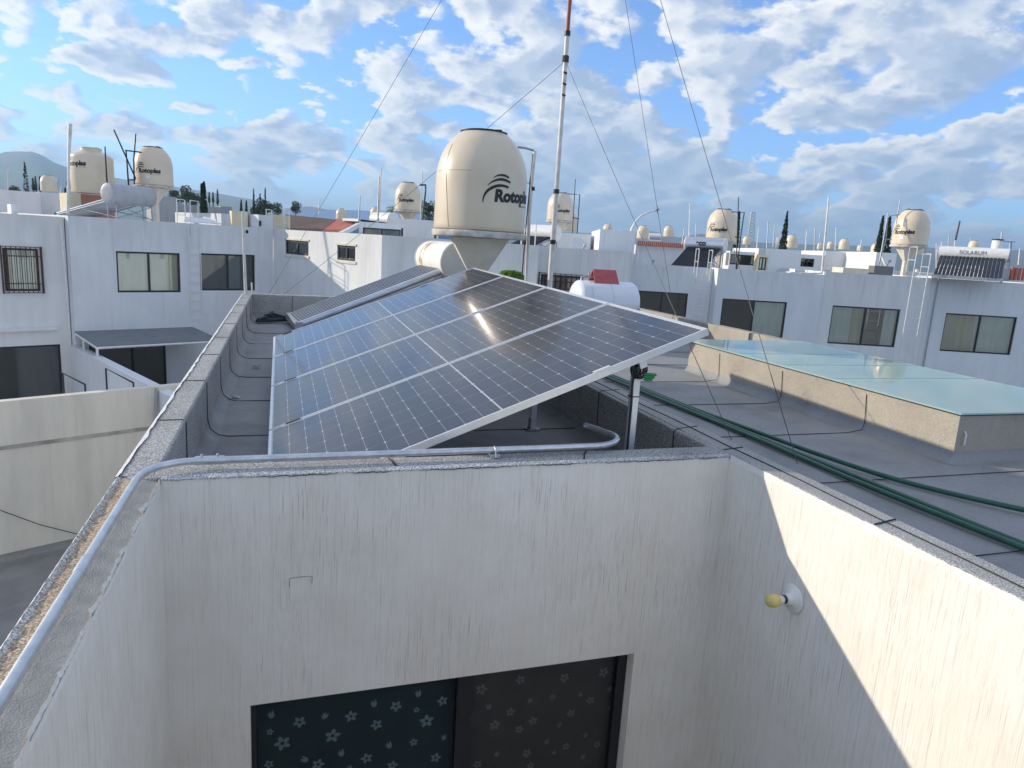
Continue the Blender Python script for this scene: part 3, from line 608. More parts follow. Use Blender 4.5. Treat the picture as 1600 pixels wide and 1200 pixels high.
# three garden hoses along the right roof
def hose(pts, r, label):
    P = [Vector(p) for p in pts]; out = []
    for i in range(len(P)-1):
        a, b, c, d = P[max(i-1, 0)], P[i], P[i+1], P[min(i+2, len(P)-1)]
        for t in range(8):
            t /= 8; out.append(.5*((2*b)+(-a+c)*t+(2*a-5*b+4*c-d)*t*t+(-a+3*b-3*c+d)*t**3))
    out.append(P[-1]); return tag(MB().tube(out, r, 10).build('hose', m_hose), label, 'hose', 'green hoses along the right roof')
zh = ZR+.024
hose([(3.12, 7.6, zh), (3.17, 6.5, zh), (3.23, 5.2, zh), (3.285, 4.1, zh), (3.30, 3.2, zh), (3.37, 2.3, zh), (3.45, 1.4, zh), (3.5, 0, zh)], .016, 'green hose lying closest to the courtyard curb')
hose([(3.18, 7.6, zh+.004), (3.235, 6.5, zh), (3.275, 5.2, zh+.004), (3.33, 4.1, zh), (3.36, 3.2, zh+.005), (3.42, 2.3, zh), (3.50, 1.4, zh), (3.56, 0, zh)], .016, 'middle green hose, running tight beside the one near the curb')
hose([(3.24, 7.6, zh), (3.285, 6.5, zh), (3.33, 5.2, zh), (3.40, 4.2, zh+.01), (3.46, 3.65, zh+.012), (3.62, 3.15, zh), (3.93, 2.64, zh), (4.4, 2.15, zh), (5.2, 1.6, zh)], .016, 'green hose that bends away from the other two towards the skylight')
# grit and scraps on the low roof
for (px, py), lab in (((396, 571), 'dark scrap of rubble on the low roof near the left parapet, farther one'), ((364, 620), 'pale scrap of rubble on the low roof, the nearer one beside the parapet')):
    p = atz(px, py, ZR+.02); mb = MB()
    for k in range(5):
        q = Vector((p.x+random.uniform(-.05, .05), p.y+random.uniform(-.04, .04), ZR+.008)); s_ = random.uniform(.012, .028)
        k0_ = len(mb.v); mb.lathe([(0, 0), (s_, .1*s_), (s_*.8, s_*.6), (0, s_*.8)], 6, q, False)
        for i in range(k0_, len(mb.v)): mb.v[i] += Vector((random.uniform(-1, 1), random.uniform(-1, 1), 0))*s_*.3
    tag(mb.build('rubble', m_ridge if 'pale' in lab else m_steel), lab, 'rubble')
# dark hoses heaped in the far corner
mb = MB()
for k in range(4):
    mb.tube([(-.38+.07*k+.05*math.sin(t*1.1+k), 10.55+.12*k+.10*math.cos(t*.8+k*2), ZR+.04+.025*k+.02*math.sin(t+k)) if t < 4 else (-.30+(t-3)*.22+.05*k, 10.75-.05*k+.05*math.sin(t*1.4+k), ZR+.035+.012*k) for t in range(9)], .022, 8)
tag(mb.build('hose_heap', m_darkhose), 'dark hoses heaped in the far corner of the low roof', 'hose')
# thin white post at the far end of the left parapet
p0 = aty(384, 459, 11.2); p1 = aty(379, 330, 11.2)
th_ = thing('pipe_post', 'thin white post at the far end of the left parapet with a small camera', 'post', (p0.x, p0.y, ZT))
MB().tube([(p0.x, p0.y, ZT), (p1.x, p0.y, p1.z)], [.024, .018], 10).build('pole', m_wornwhite, th_)
q = aty(382, 362, 11.2); mb = MB(); mb.lathe([(0, -.025), (.02, -.015), (.02, .02), (0, .03)], 10, (q.x+.035, q.y, q.z)); mb.build('camera_housing', m_black, th_)
MB().tube([(p0.x+.09, p0.y, ZT), (p0.x+.085, p0.y, ZT+.18)], .012, 8).build('stub', m_wornwhite, th_)

# ---------------------------------------------------------------- water tanks and their plinths
def text_mesh(body, size, offset=.0, shear=0):
    cu = bpy.data.curves.new('lettering', 'FONT'); cu.body = body; cu.size = size; cu.offset = offset; cu.shear = shear; cu.fill_mode = 'FRONT'; cu.resolution_u = 4
    ob = bpy.data.objects.new('lettering', cu); COL.objects.link(ob); bpy.context.view_layer.update()
    me = bpy.data.meshes.new_from_object(ob.evaluated_get(bpy.context.evaluated_depsgraph_get()))
    vs = [v.co.copy() for v in me.vertices]; fs = [tuple(p.vertices) for p in me.polygons]
    bpy.data.objects.remove(ob); bpy.data.curves.remove(cu); bpy.data.meshes.remove(me)
    return vs, fs
TXT = text_mesh('Rotoplas', .186, .0095, .08); TXW = max(v.x for v in TXT[0])
TXT2 = text_mesh('soluciones de agua', .034, .0004)
DOME = [(0, 0), (.548, 0), (.556, .012), (.557, .05), (.554, .30), (.551, .56)]+[(.551*math.sqrt(1-((z-.58)/.645)**2), z) for z in (.64, .70, .76, .82, .87, .92, .96, 1.0, 1.04, 1.075, 1.105, 1.13, 1.147)]+[(.20, 1.156), (0, 1.157)]
TALL = [(0, 0), (.562, 0), (.57, .02), (.572, 1.00), (.565, 1.05), (.53, 1.09), (.42, 1.15), (.31, 1.20), (.285, 1.215), (.28, 1.29), (.27, 1.30), (0, 1.302)]
def prof_r(prof, z):
    for (r0, z0), (r1, z1) in zip(prof[1:], prof[2:]):
        if z0 <= z <= z1 and z1 > z0: return r0+(r1-r0)*(z-z0)/(z1-z0)
    return prof[1][0]
def logo_on(mb, prof, ang, z0, scale=1.0, rise=.035):
    """lettering wrapped on the shell; ang = bearing of its start, runs to the viewer's right"""
    def put(vs, fs, x0, y0, mi=0):
        out = []
        for v in vs:
            x, z = (x0+v[0])*scale, z0+(y0+v[1])*scale+rise*(x0+v[0])*scale
            r = prof_r(prof, z)+.004; a = ang+x/r; out.append((r*math.cos(a), r*math.sin(a), z))
        mb.add(out, fs, mi=mi)
    put(TXT[0], TXT[1], 0, 0); put(TXT2[0], TXT2[1], TXW*.62, -.055, 1)
    for k, (r_, w_, a0, a1, cy) in enumerate(((.215, .060, 1.12, 3.25, .00), (.200, .054, .95, 2.55, .080), (.150, .044, .9, 2.35, .170))):
        vs = []; n = 14
        for i in range(n+1):
            a = a0+(a1-a0)*i/n; t = i/n; w = w_*(.55+.45*math.sin(PI*min(1, (1-t)*1.1)))*(1-t*.72)
            for rr in (r_-w/2, r_+w/2): vs.append((.085+rr*math.cos(a)*1.0, cy+rr*.82*math.sin(a), 0))
        put(vs, [(2*i, 2*i+1, 2*i+3, 2*i+2) for i in range(n)], 0.0, 0.0)
def make_tank(loc, label, kind='dome', text=None, sticker=False, s=1.0, cat='water tank', group='rooftop water tanks', view=None):
    t = thing('water_tank', label, cat, loc, group); prof = [(r*s, z*s) for r, z in (DOME if kind == 'dome' else TALL)]; o = Vector(loc)
    n = 56 if s > .9 and text is not None else 20
    MB().lathe(prof, n, o).build('shell', m_tank, t)
    zt = prof[-1][1]
    mb = MB(); rr = .282*s if kind == 'dome' else .29*s
    mb.lathe([(0, zt-.012), (rr, zt-.014), (rr, zt-.002), (rr*.9, zt+.006), (0, zt+.008)], n, o); 
    if n > 30:
        for a in (2.5, -.6, .2): mb.obox((o.x+.17*math.cos(a), o.y+.17*math.sin(a), o.z+zt+.006), a, (-.05, -.02, 0), (.05, .02, .024))
    mb.build('lid', m_black if kind == 'dome' else m_tank, t)
    if text is not None:
        b0 = math.atan2(-o.y, -o.x)           # bearing towards the viewer
        l_ = MB(); logo_on(l_, prof, b0+text, .335*s if kind == 'dome' else .74*s, s)
        for i in range(len(l_.v)): l_.v[i] += o
        l_.build('logo', [m_logo, m_logogrey], t)
        if sticker:
            vs = []; 
            for i in range(7):
                for z in (.17, .27): r = prof_r(prof, z*s)+.005; a = b0+text+.42+.24*i/6; vs.append(o+Vector((r*math.cos(a), r*math.sin(a), z*s)))
            MB().add(vs, [(2*i, 2*i+2, 2*i+3, 2*i+1) for i in range(6)]).build('sticker', m_sticker, t)
        sm = MB(); b1 = b0-.95
        sm.tube([(o.x+(prof_r(prof, z)+.001)*math.cos(b1+.25*(1-z)), o.y+(prof_r(prof, z)+.001)*math.sin(b1+.25*(1-z)), o.z+z) for z in [.02+i*.05*s for i in range(20)]], .0032, 4)
        z = .66*s; sm.tube([(o.x+(prof_r(prof, z)+.001)*math.cos(b0-1.2+i*.1), o.y+(prof_r(prof, z)+.001)*math.sin(b0-1.2+i*.1), o.z+z) for i in range(11)], .0025, 4)
        sm.build('mould_seam', mottled('seam_cream', (.5, .42, .3), (.55, .46, .33), 5, .5), t)
    return t
def make_plinth(x, y, z0, z1, label, s=1.0, n=6, rot=.3, group='concrete tank plinths'):
    p = thing('tank_plinth', label, 'plinth', (x, y, z0), group)
    MB().lathe([(.118*s, 0), (.115*s, z1-z0-.52*s), (.40*s, z1-z0-.088*s), (.40*s, z1-z0-.08*s)], n, (x, y, z0), False, rot=rot).build('column', m_plinth, p)
    mb = MB(); K = 40; prof = [(.57, -.075), (.575, -.07), (.58, -.02), (.572, -.002), (.56, 0)]; vs = []; fs = []
    for i, (r, z) in enumerate(prof):
        for k in range(K):
            a = 2*PI*k/K; j = 1+.018*noise.fractal(Vector((math.cos(a)*4, math.sin(a)*4, i*.6+x)), .8, 2, 3); vs.append((x+r*s*j*math.cos(a), y+r*s*j*math.sin(a), z1+z*s+(.006*noise.noise(Vector((a*5, i, 0))))))
    for i in range(len(prof)-1):
        for k in range(K): fs.append((i*K+k, i*K+(k+1) % K, (i+1)*K+(k+1) % K, (i+1)*K+k))
    mb.add(vs, fs, True); mb.add(vs[:K], [tuple(range(K-1, -1, -1))]); mb.add(vs[-K:], [tuple(range(K))]); mb.build('slab', m_slab, p)
    return p
TX, TY = 2.27, 8.5
make_plinth(TX, TY, ZT, .150, 'flared concrete plinth under the largest tank, behind the solar panels', 1, 6, .35)
make_tank((TX, TY, .156), 'largest cream dome water tank, standing right behind the solar panels', 'dome', .28, s=1.0)
# vent pipe frame beside the tank
vp = thing('vent_pipe', 'tall pipe frame rising beside the largest water tank', 'pipe', (2.95, 8.75, ZR))
A = lambda px, py, y=8.75: aty(px, py, y)
MB().tube([A(822, 440), A(827, 340), A(832, 270), A(836, 236)], .022, 8).build('riser', m_wornwhite, vp)
MB().tube([A(808, 230), A(820, 231), A(834, 235)], .014, 8).build('crossbar', m_steel, vp)
MB().tube([A(815, 440), A(823, 340), A(828, 288), A(833, 240)], .008, 6).build('cable', m_cable, vp)
MB().tube([A(822, 284), A(827, 288), A(830, 270), A(834, 245)], .006, 6).build('cable', m_cable, vp)
MB().tube([A(832, 292), A(832.6, 298)], .03, 8).build('coupling', m_black, vp)

# ---------------------------------------------------------------- solar water heaters
def make_heater(label, n, TL, RT, pitch, rise, group='solar water heaters', tubemat=None, tankmat=None, script=None, capmat=None, rad=.42, strips=False):
    """built at the origin: drum along x, tubes falling towards -y; z=0 is the roof"""
    t = thing('solar_heater', label, 'water heater', (0, 0, 0), group); wid = n*pitch; zt = rise+RT*.6
    dx = wid/2+.10
    mb = MB(); k = 0; mb.lathe([(RT, -dx), (RT, dx)], 40)
    mb.f = mb.f[:40]; mb.sm = mb.sm[:40]; mb.mi = mb.mi[:40]
    mb.v = [Vector((v.z, v.x, v.y+zt)) for v in mb.v]; mb.build('drum', tankmat or m_whitemetal, t)
    for s_ in (-1, 1):
        mb = MB(); mb.lathe([(RT+.006, dx-.03), (RT+.006, dx), (RT*.93, dx+.012), (RT*.55, dx+.018), (0, dx+.02)], 40)
        mb.v = [Vector((v.z*s_, v.x, v.y+zt)) for v in mb.v]; 
        if s_ < 0: mb.f = [f[::-1] for f in mb.f]
        mb.build('end_cap', capmat or m_whitemetal, t)
    y0, z0, y1, z1 = -RT*.85, zt-RT*.55, -RT*.85-math.sqrt(max(.01, TL*TL-(zt-RT*.55-.10)**2)), .10
    tm = MB().tube([(0, y0, z0), (0, y1, z1)], pitch*rad, 12)
    base = tm.build('tube', tubemat or m_tube, t); me = base.data
    for i in range(n):
        o = base if i == 0 else base.copy()
        if i: COL.objects.link(o); o.parent = t
        o.location = (-wid/2+pitch*(i+.5), 0, 0)
    if strips:  # added dark bars stand for the shade in the gaps between tubes
        dn = Vector((0, z1-z0, y0-y1)).normalized(); dn = dn if dn.z > 0 else -dn; r_ = pitch*rad*.86
        for i in range(n-1):
            x = -wid/2+pitch*(i+1); a, b = Vector((x, y0, z0))+dn*r_, Vector((x, y1, z1))+dn*r_; hw = Vector((pitch*.15, 0, 0)); t_ = dn*.008
            MB().add([a-hw, a+hw, b+hw, b-hw, a-hw+t_, a+hw+t_, b+hw+t_, b-hw+t_], [(0, 1, 2, 3), (7, 6, 5, 4), (0, 4, 5, 1), (1, 5, 6, 2), (2, 6, 7, 3), (3, 7, 4, 0)]).build('gap_shade_strip', m_frame, t)
    mb = MB(); mb.box((-wid/2-.03, y1-.07, z1-.045), (wid/2+.03, y1+.03, z1+.045)); mb.build('manifold', m_steel, t)
    fr = MB(); w_ = .018
    for x in (-wid/2-.005, wid/2+.005):
        fr.tube([(x, y0+.02, z0-.06), (x, y1, z1-.05)], w_, 6); fr.tube([(x, RT*.6, zt-RT*.8), (x, RT*.7, 0)], w_, 6); fr.tube([(x, -RT*.6, zt-RT*.8), (x, -RT*.5, 0)], w_, 6); fr.tube([(x, y1, z1-.04), (x, y1, 0)], w_, 6)
        fr.tube([(x, RT*.7, .03), (x, y1, .03)], w_*.8, 6)
        ym = (y0+y1)/2; fr.tube([(x, ym, (z0+z1)/2-.05), (x, RT*.7, .1)], w_*.7, 6)
    fr.tube([(-wid/2, RT*.7, .08), (wid/2, RT*.68, zt-RT)], w_*.7, 6); fr.tube([(wid/2, RT*.7, .08), (-wid/2, RT*.68, zt-RT)], w_*.7, 6); fr.tube([(-wid/2, (y0+y1)/2, (z0+z1)/2-.07), (wid/2, (y0+y1)/2, (z0+z1)/2-.07)], w_*.7, 6)
    fr.build('stand', m_steel, t)
    if script:
        body, sz, off, mt, xs = script; vs, fs = text_mesh(body, sz, off); wdt = max(v.x for v in vs); out = []
        for v in vs:
            a = (v.y-sz*.35)/RT+R(12); out.append((xs+(v.x-wdt/2), -(RT+.013)*math.cos(a), zt+(RT+.013)*math.sin(a)))
        MB().add(out, fs).build('lettering', mt, t)
    return t
hz = make_heater('rust stained solar water heater behind the solar panels on the front house', 9, 2.05, .272, .122, .86, rad=.42, strips=True, tubemat=m_tube2, tankmat=m_rusttank, capmat=mottled('grey_cap', (.5, .5, .48), (.58, .58, .56), 5, .5))
hz.location = (2.25, 10.30, ZR+.01); hz.rotation_euler = (0, 0, R(-84))
# ---------------------------------------------------------------- gas tank on the right roof
gy = 9.9; g0, g1 = aty(893, 470, gy).x, aty(992, 470, gy).x; gr = .325; gz = aty(940, 439, gy).z-gr
gt = thing('gas_tank', 'white horizontal gas tank with a red hood, beyond the right corner of the panels', 'gas tank', ((g0+g1)/2, gy, ZR))
mb = MB(); hl = (g1-g0)/2; prof = [(0, -hl)]+[(gr*math.sin(a), -hl+.11*(1-math.cos(a))) for a in [i*PI/2/7 for i in range(1, 8)]]; prof += [(r, -z) for r, z in prof[::-1]]
mb.lathe(prof, 40); mb.v = [Vector(((g0+g1)/2+v.z, gy+v.x, gz+v.y)) for v in mb.v]; mb.build('vessel', m_gas, gt)
for x in (g0+.22, (g0+g1)/2+.02):
    mb = MB(); mb.tube([(x, gy+(gr+.001)*math.cos(a), gz+(gr+.001)*math.sin(a)) for a in [i*2*PI/36 for i in range(37)]], .004, 4, False); mb.build('weld_band', mottled('weld', (.5, .5, .5), (.6, .6, .6), 5), gt)
for x in (g0+.25, g1-.25): MB().box((x-.03, gy-.2, ZR), (x+.03, gy+.2, gz-gr*.75)).build('saddle', m_steel, gt)
hx0, hx1 = aty(926, 430, gy).x, aty(961, 430, gy).x; hz0, hz1 = gz+gr-.03, aty(940, 421, gy).z
mb = MB()
for sgn in (-1, 1):
    mb.add([(hx0-.02, gy+sgn*.145, hz0), (hx1+.015, gy+sgn*.145, hz0), (hx1, gy+sgn*.015, hz1), (hx0, gy+sgn*.015, hz1), (hx0-.02, gy+sgn*.13, hz0), (hx1+.015, gy+sgn*.13, hz0), (hx1, gy, hz1-.008), (hx0, gy, hz1-.008)], [(0, 1, 2, 3), (7, 6, 5, 4), (0, 4, 5, 1), (1, 5, 6, 2), (3, 7, 4, 0)])
mb.add([(hx0, gy-.015, hz1), (hx1, gy-.015, hz1), (hx1, gy+.015, hz1), (hx0, gy+.015, hz1)], [(0, 1, 2, 3)])
mb.add([(hx1+.013, gy-.125, hz0), (hx1+.013, gy+.125, hz0), (hx1, gy, hz1-.01)], [(0, 1, 2)]); mb.build('hood', m_redpaint, gt)
mb = MB(); mb.tube([(hx0-.18, gy, gz+gr-.01), (hx0-.18, gy, gz+gr+.05), (hx0-.1, gy, gz+gr+.06), (hx0+.08, gy, gz+gr+.06)], .018, 8); mb.tube([(hx0-.06, gy, gz+gr+.05), (hx0-.06, gy, gz+gr+.13)], .015, 8); mb.build('valve', m_steel, gt)
MB().box((g1-.12, gy-gr-.004, gz-.12), (g1-.07, gy-gr*.9, gz-.05)).build('data_plate', m_steel, gt)
# ---------------------------------------------------------------- mast and guy wires
MY = 9.3; mx, mtop = .382*MY, .658*MY
mast = thing('antenna_mast', 'tall white guyed antenna mast with red upper section', 'mast', (mx, MY, ZR))
zred = aty(884, 52, MY).z; zk = aty(867, 299, MY).z
MB().tube([(mx, MY, ZR), (mx, MY, zk)], .036, 12).build('pole', m_wornwhite, mast); MB().tube([(mx, MY, zk), (mx, MY, zred)], .031, 12).build('pole', m_wornwhite, mast); MB().tube([(mx, MY, zred), (mx, MY, mtop)], .027, 12).build('pole', m_redpipe, mast)
for z in (zred, zk, aty(861, 378, MY).z): MB().tube([(mx, MY, z-.03), (mx, MY, z+.03)], .041, 12).build('coupling', m_black, mast)
mb = MB(); z = aty(880, 93, MY).z; mb.tube([(mx, MY, z-.03), (mx, MY, z+.05)], .044, 10).build('clamp', m_rust, mast)
for dz in (-.16, -.30, -.44): MB().tube([(mx-.03, MY-.036, z+dz), (mx+.02, MY-.04, z+dz-.015)], .012, 6).build('step_bolt', m_rust, mast)
zl = aty(881, 95, MY).z
def wire(a, b, label, sag=.0, r=.0031):
    a, b = Vector(a), Vector(b); pts = [a+(b-a)*(i/12)-Vector((0, 0, sag*math.sin(PI*i/12))) for i in range(13)]
    return tag(MB().tube(pts, r, 5).build('guy_wire', m_wire), label, 'guy wire', 'guy wires of the mast')
wire((mx, MY, zl), (-.03, 11.37, ZT), 'guy wire crossing in front of the largest tank down to the far parapet', .05)
wire((mx, MY, mtop-.05), (-.24, 11.40, ZT), 'guy wire from the mast top to the far left parapet corner', .04)
wire((mx, MY, zl), (3.122, 4.214, ZR), 'guy wire from the mast collar down to the roof beside the hoses', .02)
wire((mx, MY, mtop-.05), (3.221, 3.624, ZR), 'guy wire from the mast top down to the roof near the courtyard curb', .03)
q = ray(1054, 500); wire((mx, MY, mtop-.05), q*(ZR+.35)/q.z if q.z < 0 else (5.8, 9, ZT), 'guy wire from the mast top passing the curved street lamp', .03)

# ================================================================ NEIGHBOURING HOUSES
def lmbox(mb, o, yaw, W_, D, z0, z1, holes=(), rec=.08, par=.45, parT=.14):
    """walls with openings, parapet and sunken roof; o = left front corner"""
    holed_wall(mb, o, yaw, W_, z0, z1, holes, rec)
    c, n = math.cos(yaw), math.sin(yaw)
    def P(u, d, z): return (o[0]+u*c-d*n, o[1]+u*n+d*c, z)
    mb.quad(P(0, D, z0), P(0, 0, z0), P(0, 0, z1), P(0, D, z1)); mb.quad(P(W_, 0, z0), P(W_, D, z0), P(W_, D, z1), P(W_, 0, z1)); mb.quad(P(W_, D, z0), P(0, D, z0), P(0, D, z1), P(W_, D, z1))
    t = parT
    for a, b in (((0, 0), (W_, t)), ((0, D-t), (W_, D)), ((0, t), (t, D-t)), ((W_-t, t), (W_, D-t))):
        mb.quad(P(a[0], a[1], z1), P(b[0], a[1], z1), P(b[0], b[1], z1), P(a[0], b[1], z1))
    zi = z1-par
    mb.quad(P(t, t, zi), P(W_-t, t, zi), P(W_-t, D-t, zi), P(t, D-t, zi))
    mb.quad(P(t, t, zi), P(t, t, z1), P(W_-t, t, z1), P(W_-t, t, zi)); mb.quad(P(t, D-t, zi), P(W_-t, D-t, zi), P(W_-t, D-t, z1), P(t, D-t, z1)); mb.quad(P(t, t, zi), P(t, D-t, zi), P(t, D-t, z1), P(t, t, z1)); mb.quad(P(W_-t, t, zi), P(W_-t, t, z1), P(W_-t, D-t, z1), P(W_-t, D-t, zi))
def add_window(parent, o, yaw, h, split=.5, rec=.08, fr=.045, glass=(None, None), curtains=(), name='window', framemat=None, deep=.5, bars=False):
    u0, u1, z0, z1 = h; mb = MB(); O = (o[0], o[1], 0); d0 = rec-.04
    us = u0+(u1-u0)*split
    for a, b in (((u0, d0, z0), (u0+fr, d0+.04, z1)), ((u1-fr, d0, z0), (u1, d0+.04, z1)), ((u0+fr, d0, z0), (u1-fr, d0+.04, z0+fr)), ((u0+fr, d0, z1-fr), (u1-fr, d0+.04, z1)), ((us-fr/2, d0-.006, z0+fr), (us+fr/2, d0+.036, z1-fr))): mb.obox(O, yaw, a, b)
    w = mb.build(name, framemat or m_frame, parent)
    for k, (a, b) in enumerate(((u0+fr, us-fr/2), (us+fr/2, u1-fr))):
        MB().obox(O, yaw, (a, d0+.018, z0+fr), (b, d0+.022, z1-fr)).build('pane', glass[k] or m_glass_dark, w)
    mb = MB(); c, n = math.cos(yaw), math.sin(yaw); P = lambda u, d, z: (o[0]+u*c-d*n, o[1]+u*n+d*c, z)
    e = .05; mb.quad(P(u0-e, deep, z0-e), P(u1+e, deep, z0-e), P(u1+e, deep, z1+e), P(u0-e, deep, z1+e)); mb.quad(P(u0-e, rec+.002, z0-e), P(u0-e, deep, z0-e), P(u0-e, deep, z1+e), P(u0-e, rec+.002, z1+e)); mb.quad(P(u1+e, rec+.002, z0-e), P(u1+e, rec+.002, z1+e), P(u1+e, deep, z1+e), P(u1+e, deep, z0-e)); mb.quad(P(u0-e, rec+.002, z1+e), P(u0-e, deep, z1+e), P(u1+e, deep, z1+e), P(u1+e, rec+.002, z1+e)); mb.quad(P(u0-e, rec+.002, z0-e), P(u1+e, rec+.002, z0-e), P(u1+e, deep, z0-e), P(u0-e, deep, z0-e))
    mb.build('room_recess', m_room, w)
    for ca, cb, mt in curtains:
        a, b = u0+(u1-u0)*ca, u0+(u1-u0)*cb; vs = []; n_ = max(8, int((b-a)/.035))
        for i in range(n_+1):
            for z in (z0-.02, z1+.02): vs.append(P(a+(b-a)*i/n_, rec+.04+.018*math.sin(i*1.15+a*9)+.008*math.sin(i*2.7), z))
        MB().add(vs, [(2*i, 2*i+2, 2*i+3, 2*i+1) for i in range(n_)], True).build('curtain', mt, w)
    if bars:
        g = MB(); k = 8
        for i in range(k+1): x = u0-.03+(u1-u0+.06)*i/k; g.obox(O, yaw, (x-.008, -.05, z0-.04), (x+.008, -.034, z1+.04))
        for z in (z0-.04, z0+.16, z1-.18, z1+.025): g.obox(O, yaw, (u0-.05, -.058, z), (u1+.05, -.05, z+.016))
        for x in (u0-.05, u1+.034): g.obox(O, yaw, (x, -.06, z0-.05), (x+.03, -.02, z1+.05))
        g.build('grille', m_rust, w)
    return w
def hole_px(o, yaw, px0, px1, pt, pb):
    """opening from photo columns/rows on the wall's plane"""
    c, n = math.cos(yaw), math.sin(yaw); a = onplane(px0, pt, o, yaw); b = onplane(px1, pb, o, yaw)
    u = lambda p: (p.x-o[0])*c+(p.y-o[1])*n
    a2 = onplane((px0+px1)/2, pt, o, yaw); b2 = onplane((px0+px1)/2, pb, o, yaw)
    return (u(a), u(b), b2.z, a2.z)
YL = R(27.5); cL, nL = math.cos(YL), math.sin(YL); PL = (-3.84, 19.0)
def Lat(px, py): return onplane(px, py, PL, YL)
# ---- left row, house with canopy
o2 = Lat(106, 337); z2 = .07; e2 = Lat(404, 356); W2 = (e2.xy-o2.xy).length; o2 = (o2.x, o2.y)
h1 = hole_px(o2, YL, 181, 283, 394, 457); h2 = hole_px(o2, YL, 312, 399, 397, 454); hd = hole_px(o2, YL, 161, 258, 536, 600); hd = (hd[0]-.3, hd[1]+.05, GZ+.05, -2.75)
hB = thing('row_house', 'white house in the left row with the grey awning and two wide windows', 'house', (*o2, GZ), 'white row houses')
mb = MB(); lmbox(mb, o2, YL, W2, 9, GZ, z2, [h1, h2, hd]); mb.build('wall', m_white2, hB)
add_window(hB, o2, YL, h1, .5, glass=(m_glass_green, m_glass_green), curtains=((-.02, .5, m_curt), (.52, .8, m_curt), (.8, 1.0, m_curtb)))
add_window(hB, o2, YL, h2, .5, glass=(m_glass_dark, m_glass_dark), curtains=((.5, .75, m_curt),))
add_window(hB, o2, YL, hd, .55, name='sliding_door', deep=1.2)
mb = MB(); a = Lat(293, 350); b = Lat(311, 350); ua = (a.xy-Vector(o2)).length; ub = (b.xy-Vector(o2)).length
mb = MB()
for k in range(9): z = -.45-k*.24; mb.obox((*o2, 0), YL, (ua, -.06, z), (ub, -.044, z+.016))
for u in (ua, ub): mb.obox((*o2, 0), YL, (u-.008, -.06, -2.3), (u+.008, -.044, .0))
mb.build('rung_ladder', m_whitemetal, hB)
# neighbour at the far left
o1 = Vector(o2)+Vector((nL, -cL))*(-.28)-Vector((cL, nL))*4.6; o1 = (o1.x, o1.y); hA = thing('row_house', 'white house at the left edge with a barred window', 'house', (*o1, GZ), 'white row houses')
g1_ = hole_px(o1, YL, 3, 64, 388, 455); gd = (1.0, 4.35, GZ+.05, -2.9)
mb = MB(); lmbox(mb, o1, YL, 4.58, 8, GZ, .03, [g1_, gd]); mb.build('wall', m_white, hA)
add_window(hA, o1, YL, g1_, .12, glass=(m_glass_green, m_glass_green), curtains=((0, 1, m_curt),), bars=True, framemat=m_rust)
add_window(hA, o1, YL, gd, .6, name='sliding_door', deep=1.2)
mb = MB(); mb.obox((*o1, 0), YL, (0, -.10, -2.55), (4.3, -.002, -2.48)); mb.build('ledge', m_white, hA)
tag(MB().tube([(o2[0]-.08*cL, o2[1]-.08*nL-.12, -2.6), (o2[0]-.12*cL, o2[1]-.12*nL-.12, -.1)], .02, 8).build('drain_pipe', m_whitemetal), 'thin white drain pipe between the barred house and the awning house', 'pipe')
# canopy
ca = [Lat(116, 518), Lat(301, 511)]; nv = Vector((nL, -cL, 0)); A0 = Vector((ca[0].x, ca[0].y, -2.57)); A1 = Vector((ca[1].x, ca[1].y, -2.57)); D_ = 1.75
cano = thing('awning', 'flat grey awning over the dark patio door of the left row', 'awning', A0)
B0, B1 = A0+nv*D_+Vector((0, 0, -.10)), A1+nv*D_+Vector((0, 0, -.10))
mb = MB(); mb.add([A0, A1, B1, B0, A0-Vector((0, 0, .02)), A1-Vector((0, 0, .02)), B1-Vector((0, 0, .02)), B0-Vector((0, 0, .02))], [(0, 3, 2, 1), (4, 5, 6, 7), (0, 4, 7, 3), (3, 7, 6, 2), (2, 6, 5, 1)]); mb.build('sheet', m_shade, cano)
mb = MB(); dz = Vector((0, 0, -.045)); mb.tube([A0+dz, B0+dz], .03, 6); mb.tube([B0+dz, B1+dz], .03, 6); mb.tube([A1+dz, B1+dz], .03, 6); mb.build('frame', m_whitemetal, cano)
for p in (B0, A0+nv*.75+Vector((0, 0, -.04))): MB().tube([p+dz, p+Vector((0, 0, -.75))], .03, 6).build('post', m_whitemetal, cano)
# walls between the yards
pw0 = Vector((o2[0], o2[1], 0))+Vector((cL, nL, 0))*(-.02); pt = onplane(112, 541, (pw0.x, pw0.y), YL-PI/2); pe = onplane(240, 604, (pw0.x, pw0.y), YL-PI/2)
zw = (pt.z+pe.z)/2+.05; print('ZW', pt, pe, (pe.xy-pw0.xy).length)
GWo = (-4.342, 12.284); YG = R(28.25); gcl, gnl = math.cos(YG), math.sin(YG)
def Gat(px, py): return onplane(px, py, GWo, YG)
mb = MB(); ptn = tag(MB().obox((pw0.x, pw0.y, 0), YL-PI/2, (0.02, -.1, GZ), (6.4, .1, zw)).build('garden_wall', m_white2), 'white wall dividing the two back gardens of the left row', 'wall')
for (x0, y0_, x1, y1_), lab in (((122, 597, 147, 609), 'black handrail in the garden below the barred house'), ((192, 589, 224, 606), 'thin dark handrail against the white garden wall')):
    a = Gat(x0, y0_)+Vector((gnl, -gcl, 0))*-.9; b = Gat(x1, y1_)+Vector((gnl, -gcl, 0))*-.5; mb = MB(); mb.tube([a+Vector((0, 0, -1.6)), a, b, b+Vector((0, 0, -.4))], .017, 6); tag(mb.build('handrail', m_frame), lab, 'handrail')
gw = thing('garden_wall', 'tall beige boundary wall at the left with a stained ledge', 'wall', (*GWo, GZ))
zt_ = -2.83
